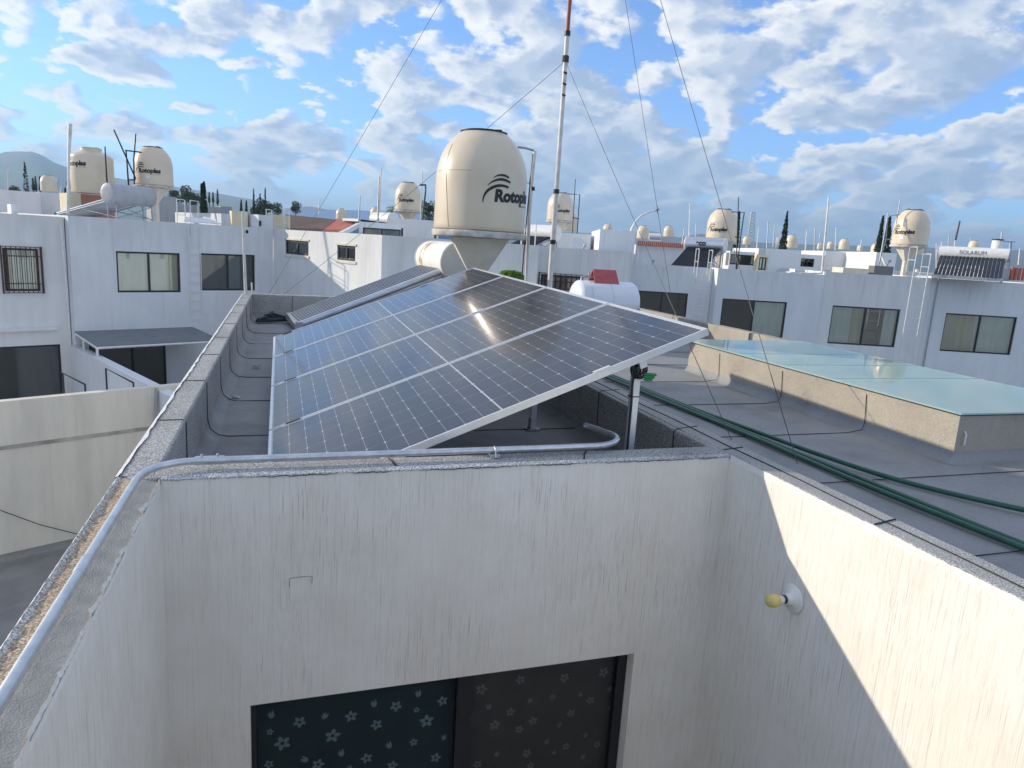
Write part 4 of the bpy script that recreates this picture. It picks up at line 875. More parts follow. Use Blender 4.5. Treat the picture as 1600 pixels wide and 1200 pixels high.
mb = MB(); mb.obox((*GWo, 0), YG, (-3.5, 0, GZ), (7.5, .16, zt_)); mb.build('upper_wall', m_beige, gw)
zl2 = Gat(120, 686).z
mb = MB(); mb.obox((*GWo, 0), YG, (-3.5, -.035, GZ), (7.5, -.001, zl2)); mb.build('lower_wall', m_beige, gw)
mb = MB(); mb.obox((*GWo, 0), YG, (-3.5, -.05, zl2), (7.5, -.002, zl2+.05)); mb.build('ledge', mottled('stained_ledge', (.27, .25, .22), (.52, .49, .44), 4, .9), gw)
mb = MB(); mb.obox((*GWo, 0), YG, (-3.5, -.34, GZ), (7.5, -.036, GZ+.10)); mb.build('plinth', m_yard, gw)
tag(MB().tube([Gat(244, 606)+Vector((gnl, -gcl, 0))*.03, Gat(239, 700)+Vector((gnl, -gcl, 0))*.05], .022, 6).build('drain_pipe', m_greyw), 'grey vertical pipe on the beige boundary wall', 'pipe')
a = Gat(-60, 768)+Vector((gnl, -gcl, 0))*.1; b = Gat(0, 795)+Vector((gnl, -gcl, 0))*.1; c = Gat(140, 837)+Vector((gnl, -gcl, 0))*.1
tag(MB().tube([a, b, Gat(60, 817)+Vector((gnl, -gcl, 0))*.1, c], .007, 6).build('cable', m_cable), 'dark cable sagging across the beige boundary wall', 'cable')
# ---- middle house with the sunlit flank
mc = (-.308, 20.839); YM = R(-62.5); me_ = (2.084, 16.244); WMid = math.dist(mc, me_)
hM = thing('row_house', 'house with a sunlit flank wall and two small windows, beyond the low roof', 'house', (*mc, GZ), 'white row houses')
w1 = hole_px(mc, YM, 446, 482, 376, 398); w2 = hole_px(mc, YM, 527, 555, 384, 407)
YR1 = R(-10)
mb = MB(); holed_wall(mb, mc, YM, WMid, GZ, .065, [w1, w2]); W1 = 3.6
mb.quad((*me_, GZ), (me_[0]+W1*math.cos(YR1), me_[1]+W1*math.sin(YR1), GZ), (me_[0]+W1*math.cos(YR1), me_[1]+W1*math.sin(YR1), .045), (*me_, .065))
bk = [(mc[0], mc[1]), me_, (me_[0]+W1*math.cos(YR1), me_[1]+W1*math.sin(YR1)), (me_[0]+W1*math.cos(YR1)+1.5, 21.5), (mc[0]+.5, 21.8)]
mb.add([(x, y, -.25) for x, y in bk], [(0, 1, 2, 3, 4)])
for (xa, ya), (xb, yb) in zip(bk[2:], bk[3:]+bk[:1]): mb.quad((xa, ya, GZ), (xb, yb, GZ), (xb, yb, .02), (xa, ya, .02))
mb.build('wall', m_white, hM)
add_window(hM, mc, YM, w1, .5, .06, .05, (m_glass_dark, m_glass_green)); add_window(hM, mc, YM, w2, .5, .06, .05)
mb = MB()
for h in (w1, w2): mb.obox((*mc, 0), YM, (h[0]-.05, -.025, h[2]-.07), (h[1]+.05, -.001, h[2]-.005)); mb.obox((*mc, 0), YM, (h[0]-.05, -.025, h[3]+.005), (h[1]+.05, -.001, h[3]+.05))
mb.build('window_surround', m_beige, hM)
# taller bit between left house and middle house
o3 = Vector(o2)+Vector((cL, nL))*(W2+.003); o3 = (o3.x, o3.y); hC = thing('row_house', 'narrow taller white house filling the inner corner of the left row', 'house', (*o3, GZ), 'white row houses')
mb = MB(); W3 = math.dist(o3, mc)-.01; lmbox(mb, o3, YL, W3, 6, GZ, .42); mb.build('wall', m_white2, hC)
mb = MB(); q_ = Lat(406, 349); mb.tube([q_+Vector((nL, -cL, 0))*.03+Vector((0, 0, .07)), q_+Vector((nL, -cL, 0))*.03-Vector((0, 0, .07))], .03, 6); mb.build('vent', m_black, hC)
# ---- right row
YR = R(-18.25); cR, nR = math.cos(YR), math.sin(YR); PR = (16.3, 18.0)
def Rat(px, py): return onplane(px, py, PR, YR)
def rhouse(px0, px1, zt, holes, label, mat, setback=0, yaw=None, D=9, wins=(), o=None, W_=None):
    a = Rat(px0, 425); b = Rat(px1, 430); oo = o or (a.x-nR*setback, a.y+cR*setback); yw = yaw if yaw is not None else YR
    W_ = W_ or (b.xy-a.xy).length-.004
    h = thing('row_house', label, 'house', (oo[0], oo[1], GZ), 'white row houses'); hs = [hole_px(oo, yw, *q) for q in holes]
    mb = MB(); lmbox(mb, oo, yw, W_, D, GZ, zt, hs); mb.build('wall', mat, h)
    for q, kw in zip(hs, wins): add_window(h, oo, yw, q, **kw)
    return h, oo, W_
G_, D__ = m_glass_green, m_glass_dark
hR4 = rhouse(1122, 1290, -.30, [(1129, 1223, 469, 526)], 'white house in the right row behind the left end of the skylight', m_white2, wins=[dict(glass=(D__, G_), curtains=((.5, 1, m_curt),))])
hR5 = rhouse(1290, 1458, -.20, [(1301, 1398, 480, 540)], 'white house in the right row with the white ladder and the lone tank plinth', m_white, wins=[dict(glass=(G_, G_), curtains=((0, .33, m_curt), (.33, .5, m_curtb), (.8, 1.0, m_curt)))])
hR6 = rhouse(1458, 1690, -.19, [(1478, 1579, 492, 552)], 'white house at the right edge carrying the large evacuated tube heater', m_white2, wins=[dict(glass=(G_, G_), curtains=((0, .45, m_curtb), (.45, 1.0, m_curt)))])
hR3 = rhouse(978, 1121, -.33, [(995, 1071, 456, 500)], 'set back white house in the right row with blue glass heater on top', m_white2, setback=.5, wins=[dict(glass=(D__, D__))])
YR2 = R(-28); o2r = fwd(838, 388, 17.8); e2r = onplane(985, 392, (o2r.x, o2r.y), YR2)
hR2 = rhouse(0, 0, .03, [(845, 905, 430, 462)], 'white house right of the mast, above the white gas tank', m_white, yaw=YR2, o=(o2r.x, o2r.y), W_=(e2r.xy-o2r.xy).length, wins=[dict(glass=(D__, D__), bars=True)], D=6)
pd = Rat(1466, 432); pd2 = Rat(1450, 560); nvR = Vector((nR, -cR, 0))*.05
tag(MB().tube([pd+nvR+Vector((0, 0, .08)), pd+nvR-Vector((0, 0, .2)), Vector((pd.x, pd.y, -4.5))+nvR], .022, 8).build('drain_pipe', m_greyw), 'grey stained drain pipe right of the white ladder on the right row', 'pipe')
# ground and yards
struct('ground', MB().quad((-4500, -150, GZ), (4500, -150, GZ), (4500, 4500, GZ), (-4500, 4500, GZ)), m_ground)
struct('yard_pavement', MB().quad((-12, -2, GZ+.004), (-.62, -2, GZ+.004), (-.62, 24, GZ+.004), (-12, 24, GZ+.004)), m_yard)
# ---------------------------------------------------------------- roof boxes, tanks, heaters behind the rows
def rbox(px0, px1, ptop, d, yaw, D, z0, mat, label, name='roof_room', cat='roof room', win=None, gl=None, group=None):
    a = fwd(px0, ptop, d); b = onplane(px1, ptop, (a.x, a.y), yaw); W_ = (b.xy-a.xy).length; o = (a.x, a.y)
    t = thing(name, label, cat, (o[0], o[1], z0), group); hs = [hole_px(o, yaw, *w) for w in (win or [])]
    mb = MB(); lmbox(mb, o, yaw, W_, D, z0, a.z, hs, .06, .12, .12); mb.build('wall', mat, t)
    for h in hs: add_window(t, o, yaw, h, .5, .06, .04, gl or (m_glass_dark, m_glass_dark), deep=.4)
    return t
rbox(-60, 62, 291, 21, YL, 4, -.4, m_white, 'white roof room at the far left behind the barred house')
rbox(60, 96, 300, 23, YL, 3, -.4, m_white, 'low white roof room beside the cream pillar at the far left')
rbox(17, 33, 319, 19.3, YL, .5, -.4, m_white, 'small white box on the roof of the barred house', 'roof_box', 'box')
rbox(107, 126, 301, 20.0, YL, 1.0, -.4, m_cream, 'cream pillar under the tall cylindrical tank', 'roof_pillar', 'pillar')
rbox(126, 178, 303, 20.4, YL, 1.2, -.4, m_terra, 'pinkish low wall under the tall cylindrical tank', 'roof_wall', 'wall')
rbox(362, 387, 329, 19.0, R(10), .55, .0, m_cream, 'cream block on the parapet behind the thin white post', 'roof_block', 'block')
rbox(417, 447, 335, 21.6, R(-15), .5, -.2, m_cream, 'cream block beside the brown roof', 'roof_block', 'block')
rbox(561, 627, 346, 20.5, R(-12), 3, -.3, m_white, 'white roof room with a dark strip window beyond the sunlit flank', win=[(567, 626, 357, 369)])
rbox(619, 686, 341, 24, R(-10), .3, -.6, m_white, 'white parapet wall below the distant middle tank', 'roof_wall', 'wall')
rbox(850, 924, 362, 26, R(-20), 4, -.6, m_white2, 'white roof room behind the satellite dish near the mast')
rbox(938, 994, 358, 23.5, R(-20), 4, -.5, m_white2, 'tall blank white roof room left of the curved street lamp')
rbox(996, 1078, 382, 27, R(-18), 3, -.7, m_white2, 'white wall edged with red tiles behind the dish on the right row', 'roof_wall', 'wall')
rbox(1141, 1180, 392, 25, R(-18), 4, -.8, m_white, 'white roof room with a dark square window right of the tank', win=[(1142, 1178, 398, 414)])
rbox(1184, 1200, 397, 24, R(-18), .3, -.8, m_cream, 'cream door frame standing on the right row', 'doorway', 'door frame', win=[(1187, 1196, 402, 422)], gl=(m_glass_green, m_glass_green))
rbox(1197, 1253, 388, 25.5, R(-18), 4, -.8, m_white2, 'plain white roof room left of the slim white pole', )
rbox(1251, 1291, 397, 27, R(-18), 4, -.8, m_white, 'white roof room with small black window behind the slim pole', win=[(1252, 1271, 404, 417)])
rbox(1290, 1372, 392, 29, R(-18), 4, -.9, m_white, 'long white roof room between the slim pole and the cypresses')
rbox(1370, 1402, 394, 26.5, R(-18), 4, -.9, m_white, 'bright white roof room beside the lone tank plinth')
rbox(1318, 1358, 418, 22.6, R(-18), .8, -.6, m_plinth, 'low grey service box on the right row roof', 'roof_box', 'box')
rbox(1367, 1397, 415, 22.9, R(-18), .4, -.6, m_room, 'dark panel box beside the lone tank plinth', 'roof_box', 'box')
rbox(1538, 1580, 416, 26, R(-18), 3, -.9, m_greyw, 'grey roof room to the right of the large heater')
rbox(248, 276, 306, 60, R(15), 10, GZ, m_greyw, 'far grey slatted building seen past the left ladder', 'building', 'building')
rbox(270, 345, 318, 70, R(15), 12, GZ, m_greyw, 'far grey flat building behind the white ladder tops', 'building', 'building')
rbox(345, 362, 322, 80, R(15), 12, GZ, m_greyw, 'far small grey building left of the cream block', 'building', 'building')
# sloping brown and red roof, white and blue lean-to
def roof_slab(pts, name, mat, label, cat='roof', th=.12):
    a = [Vector(p) for p in pts]; b = [p-Vector((0, 0, th)) for p in a]
    return tag(MB().add(a+b, [(0, 1, 2, 3), (7, 6, 5, 4), (0, 4, 5, 1), (1, 5, 6, 2), (2, 6, 7, 3), (3, 7, 4, 0)]).build(name, mat), label, cat)
roof_slab([fwd(446, 359, 21.5), fwd(500, 362, 20.5), fwd(526, 343, 27), fwd(446, 335, 27)], 'sloping_canopy', m_brown, 'brown sloping roof beside the cream block')
roof_slab([fwd(501, 362, 20.5), fwd(528, 363, 20), fwd(556, 347, 26), fwd(527, 343, 27)], 'sloping_canopy', m_red, 'red sloping roof beyond the sunlit flank wall')
roof_slab([fwd(528, 363, 19.6), fwd(536, 363, 19.6), fwd(563, 348, 20.6), fwd(556, 349, 20.6)], 'lean_to', m_whitemetal, 'white lean-to edge beside the roof room with strip window', 'roof')
# tiles on the far wall
mb = MB(); o = fwd(996, 381, 26.9); e = onplane(1078, 384, (o.x, o.y), R(-18)); L_ = (e.xy-o.xy).length
for i in range(26):
    u = L_*i/26; mb.obox((o.x, o.y, o.z), R(-18), (u, -.10, -.06), (u+L_/26*.52, .0, .12))
tag(mb.build('tile_coping', m_red), 'red tile coping on the white wall behind the dish', 'tiles')
mb = MB(); o = fwd(1580, 420, 26)
for i in range(12): mb.obox((o.x, o.y, o.z), R(-18), (i*.15, -.06+.02*i, -.40), (i*.15+.085, .3, .06))
mb.obox((o.x, o.y, o.z), R(-18), (0, .02, -1), (1.9, .5, .05), 1); tag(mb.build('tile_coping', [m_red, m_white]), 'red tile roof edge at the far right behind the heater', 'tiles')
struct_l = None
shed = thing('warehouse', 'long distant warehouse with a blue grey sheet roof', 'warehouse', fwd(570, 360, 95))
a, b = fwd(440, 347, 90), fwd(710, 354, 95); c, d = fwd(700, 332, 125), fwd(445, 326, 120)
mb = MB(); mb.add([a, b, c, d], [(0, 1, 2, 3)]); mb.add([a, b, (b.x, b.y, GZ), (a.x, a.y, GZ)], [(0, 3, 2, 1)]); mb.add([d, c, (c.x, c.y, GZ), (d.x, d.y, GZ)], [(0, 1, 2, 3)]); mb.build('roof', m_blueroof, shed)
# tanks (x, bottom, forward distance)
def tank_px(px, pb, d, label, **kw):
    p = fwd(px, pb, d); zroof = kw.pop('zroof', -.8); pl = kw.pop('plinth', True); pz = p.z
    t = make_tank((p.x, p.y, pz), label, **kw)
    if pl: make_plinth(p.x, p.y, min(zroof, pz-.75), pz-.006, pl if isinstance(pl, str) else 'x', 1.0, 6, random.random())
    return t
tank_px(146, 303, 20.8, 'tall cylindrical cream tank with a necked lid at the far left', kind='tall', text=-1.42, plinth=False, s=1.0)
tank_px(241, 290, 22.0, 'cream dome tank with a small sticker behind the left row ladder', text=-.85, sticker=True, plinth='concrete plinth under the stickered dome tank of the left row')
tank_px(637, 329, 30, 'distant cream dome tank just left of the largest tank', text=-.75, plinth='thin concrete plinth under the dome tank left of the largest tank')
tank_px(874, 345, 30, 'cream dome tank partly hidden by the mast', text=-.38, plinth='concrete plinth under the dome tank beside the mast')
tank_px(1126, 377, 26, 'cream dome tank above the blue glass heater on the right row', text=-.85, plinth='wide concrete plinth under the dome tank above the blue glass heater')
tank_px(1420, 383, 23.6, 'cream dome tank with sticker on a slim lone plinth at the right', text=-1.0, sticker=True, plinth='slim sunlit concrete plinth at the right beside the white ladder')
small = [(888, 361, 45, 'small far tank peeping out right below the mast-side tank'), (949, 366, 80, 'far dome tank top above the blank white roof room'), (1004, 373, 63, 'far tank directly above the left end of the red tile coping'), (1044, 370, 76, 'far tank above the middle of the red tile coping'), (1111, 378, 70, 'far tank half hidden left of the blue heater tank'), (1166, 382, 100, 'far small tank under the lattice mast'), (1236, 387, 64, 'far tank right beside the single cypress'), (1281, 389, 130, 'tiny far tank just left of the slim pole'), (1297, 389, 110, 'tiny far tank just right of the slim pole'), (1318, 390, 76, 'far tank between the slim pole and the twin cypresses'), (1343, 392, 140, 'tiny far tank left of the twin cypresses'), (1367, 396, 84, 'far tank at the foot of the twin cypresses'), (1432, 397, 60, 'far tank behind the lone plinth of the right row'), (533, 343, 75, 'far dome tank in front of the warehouse'), (587, 342, 70, 'far tank top behind the white heater drum'), (77, 299, 52, 'far dome tank at the left in front of the mountain'), (1520, 393, 75, 'far tank top above the large heater drum')]
for px, pb, d, lab in small: tank_px(px, pb, d, lab, text=None, plinth=False, s=1.0)
p = fwd(1218, 386, 70); tag(MB().lathe([(0, -.1), (.42, -.1), (.42, .9), (.36, .95), (0, .96)], 16, p).build('grey_drum', m_greyw), 'grey cylindrical drum on a far roof left of the single cypress', 'drum')
p = fwd(1556, 392, 24.3); tt = thing('small_tank', 'small white cylinder tank above the right end of the large heater', 'tank', p); MB().lathe([(0, -.3), (.165, -.3), (.165, .36), (0, .361)], 20, p).build('shell', m_porcelain, tt); MB().lathe([(0, .36), (.175, .36), (.175, .40), (0, .41)], 20, p).build('lid', m_black, tt)
for sx, lab in ((640, None),): pass
def heater_px(px, pb, d, yawdeg, label, **kw):
    h = make_heater(label, **kw); p = fwd(px, pb, d); h.location = (p.x, p.y, p.z); h.rotation_euler = (0, 0, R(yawdeg)); return h
hr = heater_px(1512, 439, 22.6, -52, 'large white evacuated tube heater lettered on its drum at the right', n=17, TL=1.75, RT=.22, pitch=.104, rise=.72, script=('SOLARUM', .165, .0, m_logogrey, .0), capmat=plain('blue_grey_cap', (.30, .38, .48), .4))
heater_px(1098, 423, 24.5, -48, 'blue glass evacuated tube heater below the dome tank of the right row', n=14, TL=1.8, RT=.25, pitch=.085, rise=.75, script=('eco', .24, .012, m_logo, -.1), tankmat=m_galv)
h_l = heater_px(204, 347, 19.3, -128, 'grey drummed solar heater on the left row in front of the stickered tank', n=15, TL=2.0, RT=.27, pitch=.075, rise=.55, tubemat=m_tube2, tankmat=mottled('grey_drum', (.36, .37, .38), (.44, .45, .46), 4, .4), capmat=mottled('grey_cap2', (.34, .35, .37), (.42, .43, .44), 4, .5))
heater_px(600, 352, 26, -60, 'white heater drum on the roof room with the strip window', n=10, TL=1.2, RT=.26, pitch=.09, rise=.05)
heater_px(846, 397, 24, -55, 'solar heater beside the ladder left of the mast', n=12, TL=1.5, RT=.27, pitch=.08, rise=.55)
heater_px(1024, 375, 50, -30, 'far white heater drum behind the red tile coping', n=8, TL=1.0, RT=.26, pitch=.09, rise=.05)
# ladders
def ladder(pts0, pts1, d, label, zlow, rungs=9, w=.0095, yaw=None, hoop=True):
    """rails through two photo points at forward distance d"""
    a0, a1 = fwd(*pts0, d), fwd(*pts1, d); t = thing('ladder', label, 'ladder', ((a0.x+a1.x)/2, (a0.y+a1.y)/2, zlow), 'white roof ladders'); back = Vector((.33, .94, 0))*.42
    for a in (a0, a1):
        mb = MB(); mb.tube([(a.x, a.y, zlow), a], w*1.4, 6)
        if hoop: mb.tube([a, a+back, a+back-Vector((0, 0, .75))], w*1.4, 6); mb.tube([a-Vector((0, 0, .38)), a+back-Vector((0, 0, .38))], w, 6)
        mb.build('rail', m_whitemetal, t)
    for k in range(rungs):
        z = zlow+.2+(min(a0.z, a1.z)-.65-zlow-.2)*k/(rungs-1); MB().tube([(a0.x, a0.y, z), (a1.x, a1.y, z)], w, 6).build('rung', m_whitemetal, t)
ladder((1434, 386), (1455, 397), 20.6, 'white ladder on the right row house beside the lone plinth', -3.2, 10)
ladder((1093, 389), (1114, 391), 21.3, 'faded white ladder on the set back house of the right row', -2.2, 7)
ladder((816, 352), (838, 350), 17.2, 'white ladder on the sunlit corner left of the mast', -1.8, 7)
ladder((276, 311), (297, 313), 17.6, 'white ladder with tall hoops on the left row roof', -.2, 3)
ladder((416, 327), (444, 327), 19.3, 'white ladder frame on top of the inner corner house', .0, 3)
a, b = fwd(287, 345, 18.3), fwd(345, 349, 19); tag(MB().add([a, b, b+Vector((-.4, 1.2, .12)), a+Vector((-.1, 1.2, .12)), a-Vector((0, 0, .03)), b-Vector((0, 0, .03))], [(0, 1, 2, 3), (0, 4, 5, 1)]).build('plastic_sheeting', m_whitemetal), 'white translucent roof sheet beside the left row ladder', 'sheet')
# satellite dishes
def dish(px, py, d, r, az, label):
    p = fwd(px, py, d); t = thing('satellite_dish', label, 'satellite dish', p, 'satellite dishes'); mb = MB(); prof = [(.001, 0)]+[(r*k/8, .22*r*(k/8)**2) for k in range(1, 9)]
    n = 28; mb.lathe(prof, n); mb.f = [f for f in mb.f if len(f) == 4]; mb.sm = mb.sm[:len(mb.f)]; mb.mi = mb.mi[:len(mb.f)]
    rot = Matrix.Rotation(az, 3, 'Z') @ Matrix.Rotation(R(62), 3, 'X'); mb.v = [p+rot @ v for v in mb.v]; mb.build('reflector', m_dish, t)
    mb = MB(); mb.tube([p+rot @ Vector((0, -r*.9, .1*r)), p+rot @ Vector((0, -r*.3, r*.95))], .015, 6); mb.lathe([(0, -.04), (.045, -.03), (.045, .04), (0, .05)], 10, p+rot @ Vector((0, -r*.28, r))); mb.build('feed_arm', m_steel, t)
    MB().tube([p-Vector((0, -.05, .7)), p+rot @ Vector((0, 0, -.02))], .025, 8).build('bracket', m_steel, t)
dish(904, 387, 21.5, .30, 0.25, 'satellite dish on the house right of the mast')
dish(1012, 410, 24.2, .28, .2, 'satellite dish left of the blue glass heater')
dish(1379, 410, 24.5, .22, .8, 'round grey dish against the bright white roof room')
# slim poles, aerials, pipe frames
def pole(px, pt, pb, d, label, r=.02, mat=None, name='aerial_pole', px2=None, cat='pole', group='aerial poles', extra=None):
    a = fwd(px, pb, d); b = fwd(px2 if px2 is not None else px, pt, d); t = thing(name, label, cat, a, group)
    MB().tube([a, b], [r, r*.7], 8).build('pole', mat or m_wornwhite, t)
    if extra:
        for pts in extra: MB().tube([fwd(x, y, d) for x, y in pts], r*.8, 6).build('bar', mat or m_wornwhite, t)
    return t
pole(106, 252, 334, 18.6, 'white pole with two rods on the left row beside the cream pillar', .04, px2=107.5, extra=[[(107, 254), (108.5, 193)], [(107.5, 254), (111, 194)]])
pole(168, 229, 299, 20.2, 'thin dark rod against the tall cylindrical tank', .025, m_rust, px2=164)
pole(201, 236, 292, 21.3, 'black pipe frame with a slanted rod beside the stickered tank', .028, m_black, px2=197, extra=[[(178, 203), (212, 279)], [(196, 235), (221, 238)], [(210, 288), (209, 250), (212, 209)], [(200, 281), (212, 281)]], name='pipe_scaffold')
pole(659, 297, 352, 27, 'dark green pipe frame right of the tank near the largest one', .05, plain('green_pipe', (.02, .06, .045), .5), px2=665, extra=[[(656, 289), (665, 289), (665, 296)]], name='pipe_scaffold')
pole(657, 267, 350, 27.5, 'thin dark aerial beside the green pipe frame', .022, m_steel, px2=660)
pole(680, 335, 378, 20, 'short dark green pole above the solar heater drum', .04, plain('green_pole', (.03, .06, .03), .5), px2=679)
pole(893, 280, 388, 27, 'thin dark aerial frame right of the mast-side tank', .022, m_black, px2=899, extra=[[(900, 388), (906, 304), (887, 303)], [(894, 340), (905, 342)]], name='pipe_scaffold')
pole(1150, 308, 424, 23, 'dark pipe frame right of the dome tank above the blue heater', .022, m_black, px2=1154, extra=[[(1151, 424), (1158, 365), (1163, 332), (1143, 331)], [(1148, 370), (1157, 371)]], name='pipe_scaffold')
pole(1374, 332, 412, 23.2, 'dark pipe frame left of the lone plinth tank', .024, m_steel, px2=1388, extra=[[(1373, 412), (1384, 375), (1387, 338), (1406, 335)], [(1400, 350), (1407, 311)], [(1382, 374), (1393, 374)]], name='pipe_scaffold')
pole(1573, 374, 430, 23.5, 'steel pipe frame at the right end of the large heater', .024, m_steel, px2=1579, extra=[[(1567, 377), (1586, 378)], [(1576, 430), (1581, 378)], [(1565, 402), (1579, 403)]], name='pipe_scaffold')
pole(1284, 308, 428, 21.9, 'slim bright white pole on the roof edge between two right row houses', .033, m_wornwhite, px2=1295, extra=[[(1284, 427), (1250, 427)]], name='white_pole')
pole(1493, 345, 375, 27, 'dark slanted rod above the left end of the large heater', .035, m_rust, px2=1500)
pole(1463, 325+55, 432, 22, 'stub pipe on the roof edge at the foot of the large heater', .02, m_wornwhite)
aer = [(498, 328, 312, 60), (590, 352, 276, 24), (592, 346, 262, 30), (561, 338, 306, 40), (1076, 377, 318, 40), (1066, 376, 357, 60), (1086, 376, 350, 80), (1198, 385, 345, 60), (1182, 386, 355, 90), (1272, 394, 357, 60), (1258, 388, 360, 70), (1278, 392, 365, 80), (1305, 385, 355, 90), (1445, 392, 360, 60), (1468, 395, 378, 90), (1481, 397, 368, 60), (1490, 398, 372, 80), (1513, 395, 372, 80), (12, 297, 263, 90), (88, 297, 278, 60), (93, 300, 290, 70), (1564, 374, 362, 30), (1591, 408, 388, 60), (950, 352, 345, 60), (1148, 383, 350, 80), (1208, 380, 352, 80), (1343, 388, 374, 90), (1410, 360, 352, 70), (1438, 385, 366, 80)]
for i, (px, pb, pt, d) in enumerate(aer):
    pole(px, pt, pb+6, d, 'thin aerial pole on a far roof, one of many', .02+.0006*d, m_steel if i % 2 else m_wornwhite, px2=px+1.5+(i % 3), group='thin aerials on far roofs')
# lattice mast
t = thing('lattice_mast', 'far lattice radio mast above the right row', 'mast', fwd(1168, 392, 120)); mb = MB(); b = fwd(1168, 392, 120); hgt = fwd(1172, 331, 120).z-b.z
for sx, sy in ((-1, -1), (1, -1), (0, 1)): mb.tube([b+Vector((sx*.7, sy*.6, 0)), b+Vector((sx*.35, sy*.3, hgt))], .07, 5)
for k in range(12):
    z0_, z1_ = hgt*k/12, hgt*(k+1)/12; f0, f1 = .7-.35*k/12, .7-.35*(k+1)/12; mb.tube([b+Vector((-f0, -f0*.86, z0_)), b+Vector((f1, -f1*.86, z1_))], .045, 4); mb.tube([b+Vector((f0, -f0*.86, z0_)), b+Vector((-f1, -f1*.86, z1_))], .045, 4)
mb.build('lattice', m_steel, t)
# curved street lamp
t = thing('street_lamp', 'curved white street lamp behind the blank roof room', 'street lamp', fwd(981, 400, 24)); P_ = [(980, 420), (983, 380), (987, 358), (993, 346), (1002, 337), (1013, 332), (1027, 328)]
MB().tube([Vector((fwd(980, 420, 24).x, fwd(980, 420, 24).y, GZ))]+[fwd(x, y, 24) for x, y in P_], [.06, .05, .05, .042, .036, .03, .027, .025], 10).build('pole', m_whitemetal, t)
MB().tube([fwd(1024, 329.5, 24), fwd(1029, 326, 24)], [.03, .05], 8).build('lamp_head', m_steel, t); MB().tube([fwd(1027.5, 322, 24), fwd(1027.5, 334, 24)], .02, 6).build('bracket', m_steel, t)
# floodlight-ish distant lamps far left
# ---------------------------------------------------------------- vegetation
def leaves(mb, pts, size):
    for p in pts:
        p = Vector(p); n = Vector((random.gauss(0, 1), random.gauss(0, 1), random.gauss(0, 1))).normalized(); u = n.orthogonal().normalized()*size*random.uniform(.6, 1.3); w = n.cross(u)*random.uniform(.5, .9)
        mb.quad(p-u, p+w*.8, p+u, p-w*.8)
def cypress(px, pt, pb, d, label, wpx=None, n=900):
    a = fwd(px, pb, d); b = fwd(px, pt, d); H = b.z-GZ; t = thing('cypress_tree', label, 'tree', (a.x, a.y, GZ), 'cypress trees'); Hc = b.z-a.z
    wr = (wpx or (pb-pt)*.12)*d/F/2; mb = MB(); pts = []
    z00 = max(GZ+.5, a.z-Hc*.35)
    for i in range(n):
        f_ = random.random()**1.25; z = z00+(b.z-z00)*f_; rad = wr*1.45*(1-f_)**.75*min(1, .55+f_*4)*(.8+.35*noise.noise(Vector((f_*9, px, 0))))
        an = random.random()*2*PI; rr = rad*math.sqrt(random.uniform(.35, 1)); pts.append((a.x+rr*math.cos(an), a.y+rr*math.sin(an), z))
    leaves(mb, pts, max(.09, wr*.30)); mb.build('crown', m_cyp, t); MB().tube([(a.x, a.y, GZ), (a.x, a.y, z00+.5)], [.12, .07], 6).build('trunk', m_bark, t)
for px, pt, pb, d, w, lab in ((41, 254, 292, 70, 8, 'dark cypress at the far left in front of the mountain'), (52, 278, 292, 90, 4, 'small cypress right of the far left one'), (56, 276, 292, 90, 4, 'second small cypress beside the far left one'), (63, 276, 292, 90, 4, 'third small cypress near the far dome tank'), (103, 294, 310, 60, 4, 'slim cypress just left of the white pole with two rods'), (320, 285, 345, 38, 11, 'tall cypress just right of the white ladder tops'), (316.5, 288, 345, 40, 7, 'narrow cypress joined to the tall one by the ladder'), (327, 300, 312, 100, 3, 'tiny far cypress right of the ladder cypress'), (333, 300, 312, 100, 3, 'second tiny far cypress right of the ladder'), (340, 296, 313, 100, 4, 'third far cypress right of the ladder'), (377, 312, 331, 70, 4, 'cypress rising behind the cream block'), (385, 314, 331, 70, 4, 'shorter cypress behind the cream block'), (396.5, 295, 325, 80, 3.4, 'left cypress of the three above the dark grove'), (406.5, 303, 325, 80, 3.2, 'middle cypress above the dark grove'), (414.5, 294, 325, 80, 3.6, 'right cypress above the dark grove'), (1223, 331, 388, 50, 12, 'single cypress beside a far tank on the right'), (1149, 331, 385, 45, 9, 'cypress half hidden behind the dome tank frame'), (1372, 338, 390, 48, 10, 'left of the twin cypresses beside the lone plinth tank'), (1382, 340, 394, 40, 17, 'right of the twin cypresses beside the lone plinth tank')):
    cypress(px, pt, pb, d, lab, w, 1100 if d < 60 else 420)
def crown_tree(px, py, d, rpx, label, mat, n=1600, squash=.8, leaf=None, name='broadleaf_tree', group='far broadleaf trees'):
    c = fwd(px, py, d); r = rpx*d/F; t = thing(name, label, 'tree', (c.x, c.y, GZ), group); mb = MB(); pts = []; lobes = [(Vector((random.uniform(-.6, .6), random.uniform(-.6, .6), random.uniform(-1.0, .5)))*r, r*random.uniform(.35, .6)) for _ in range(13)]
    for i in range(n):
        lc, lr = random.choice(lobes); v = Vector((random.gauss(0, 1), random.gauss(0, 1), random.gauss(0, 1))).normalized()*lr*random.uniform(.7, 1.05); p = c+lc+v; p.z = c.z+(p.z-c.z)*squash; pts.append(p)
    leaves(mb, pts, leaf or r*.075); mb.build('crown', mat, t)
    mb = MB(); mb.tube([(c.x, c.y, GZ), (c.x, c.y, c.z-r*.4), (c.x+.1*r, c.y, c.z)], [r*.09, r*.06, r*.02], 7)
    for k in range(4): a = k*1.6; mb.tube([(c.x, c.y, c.z-r*.5), (c.x+.35*r*math.cos(a), c.y+.35*r*math.sin(a), c.z+.1*r)], [r*.04, r*.015], 5)
    mb.build('trunk', m_bark, t)
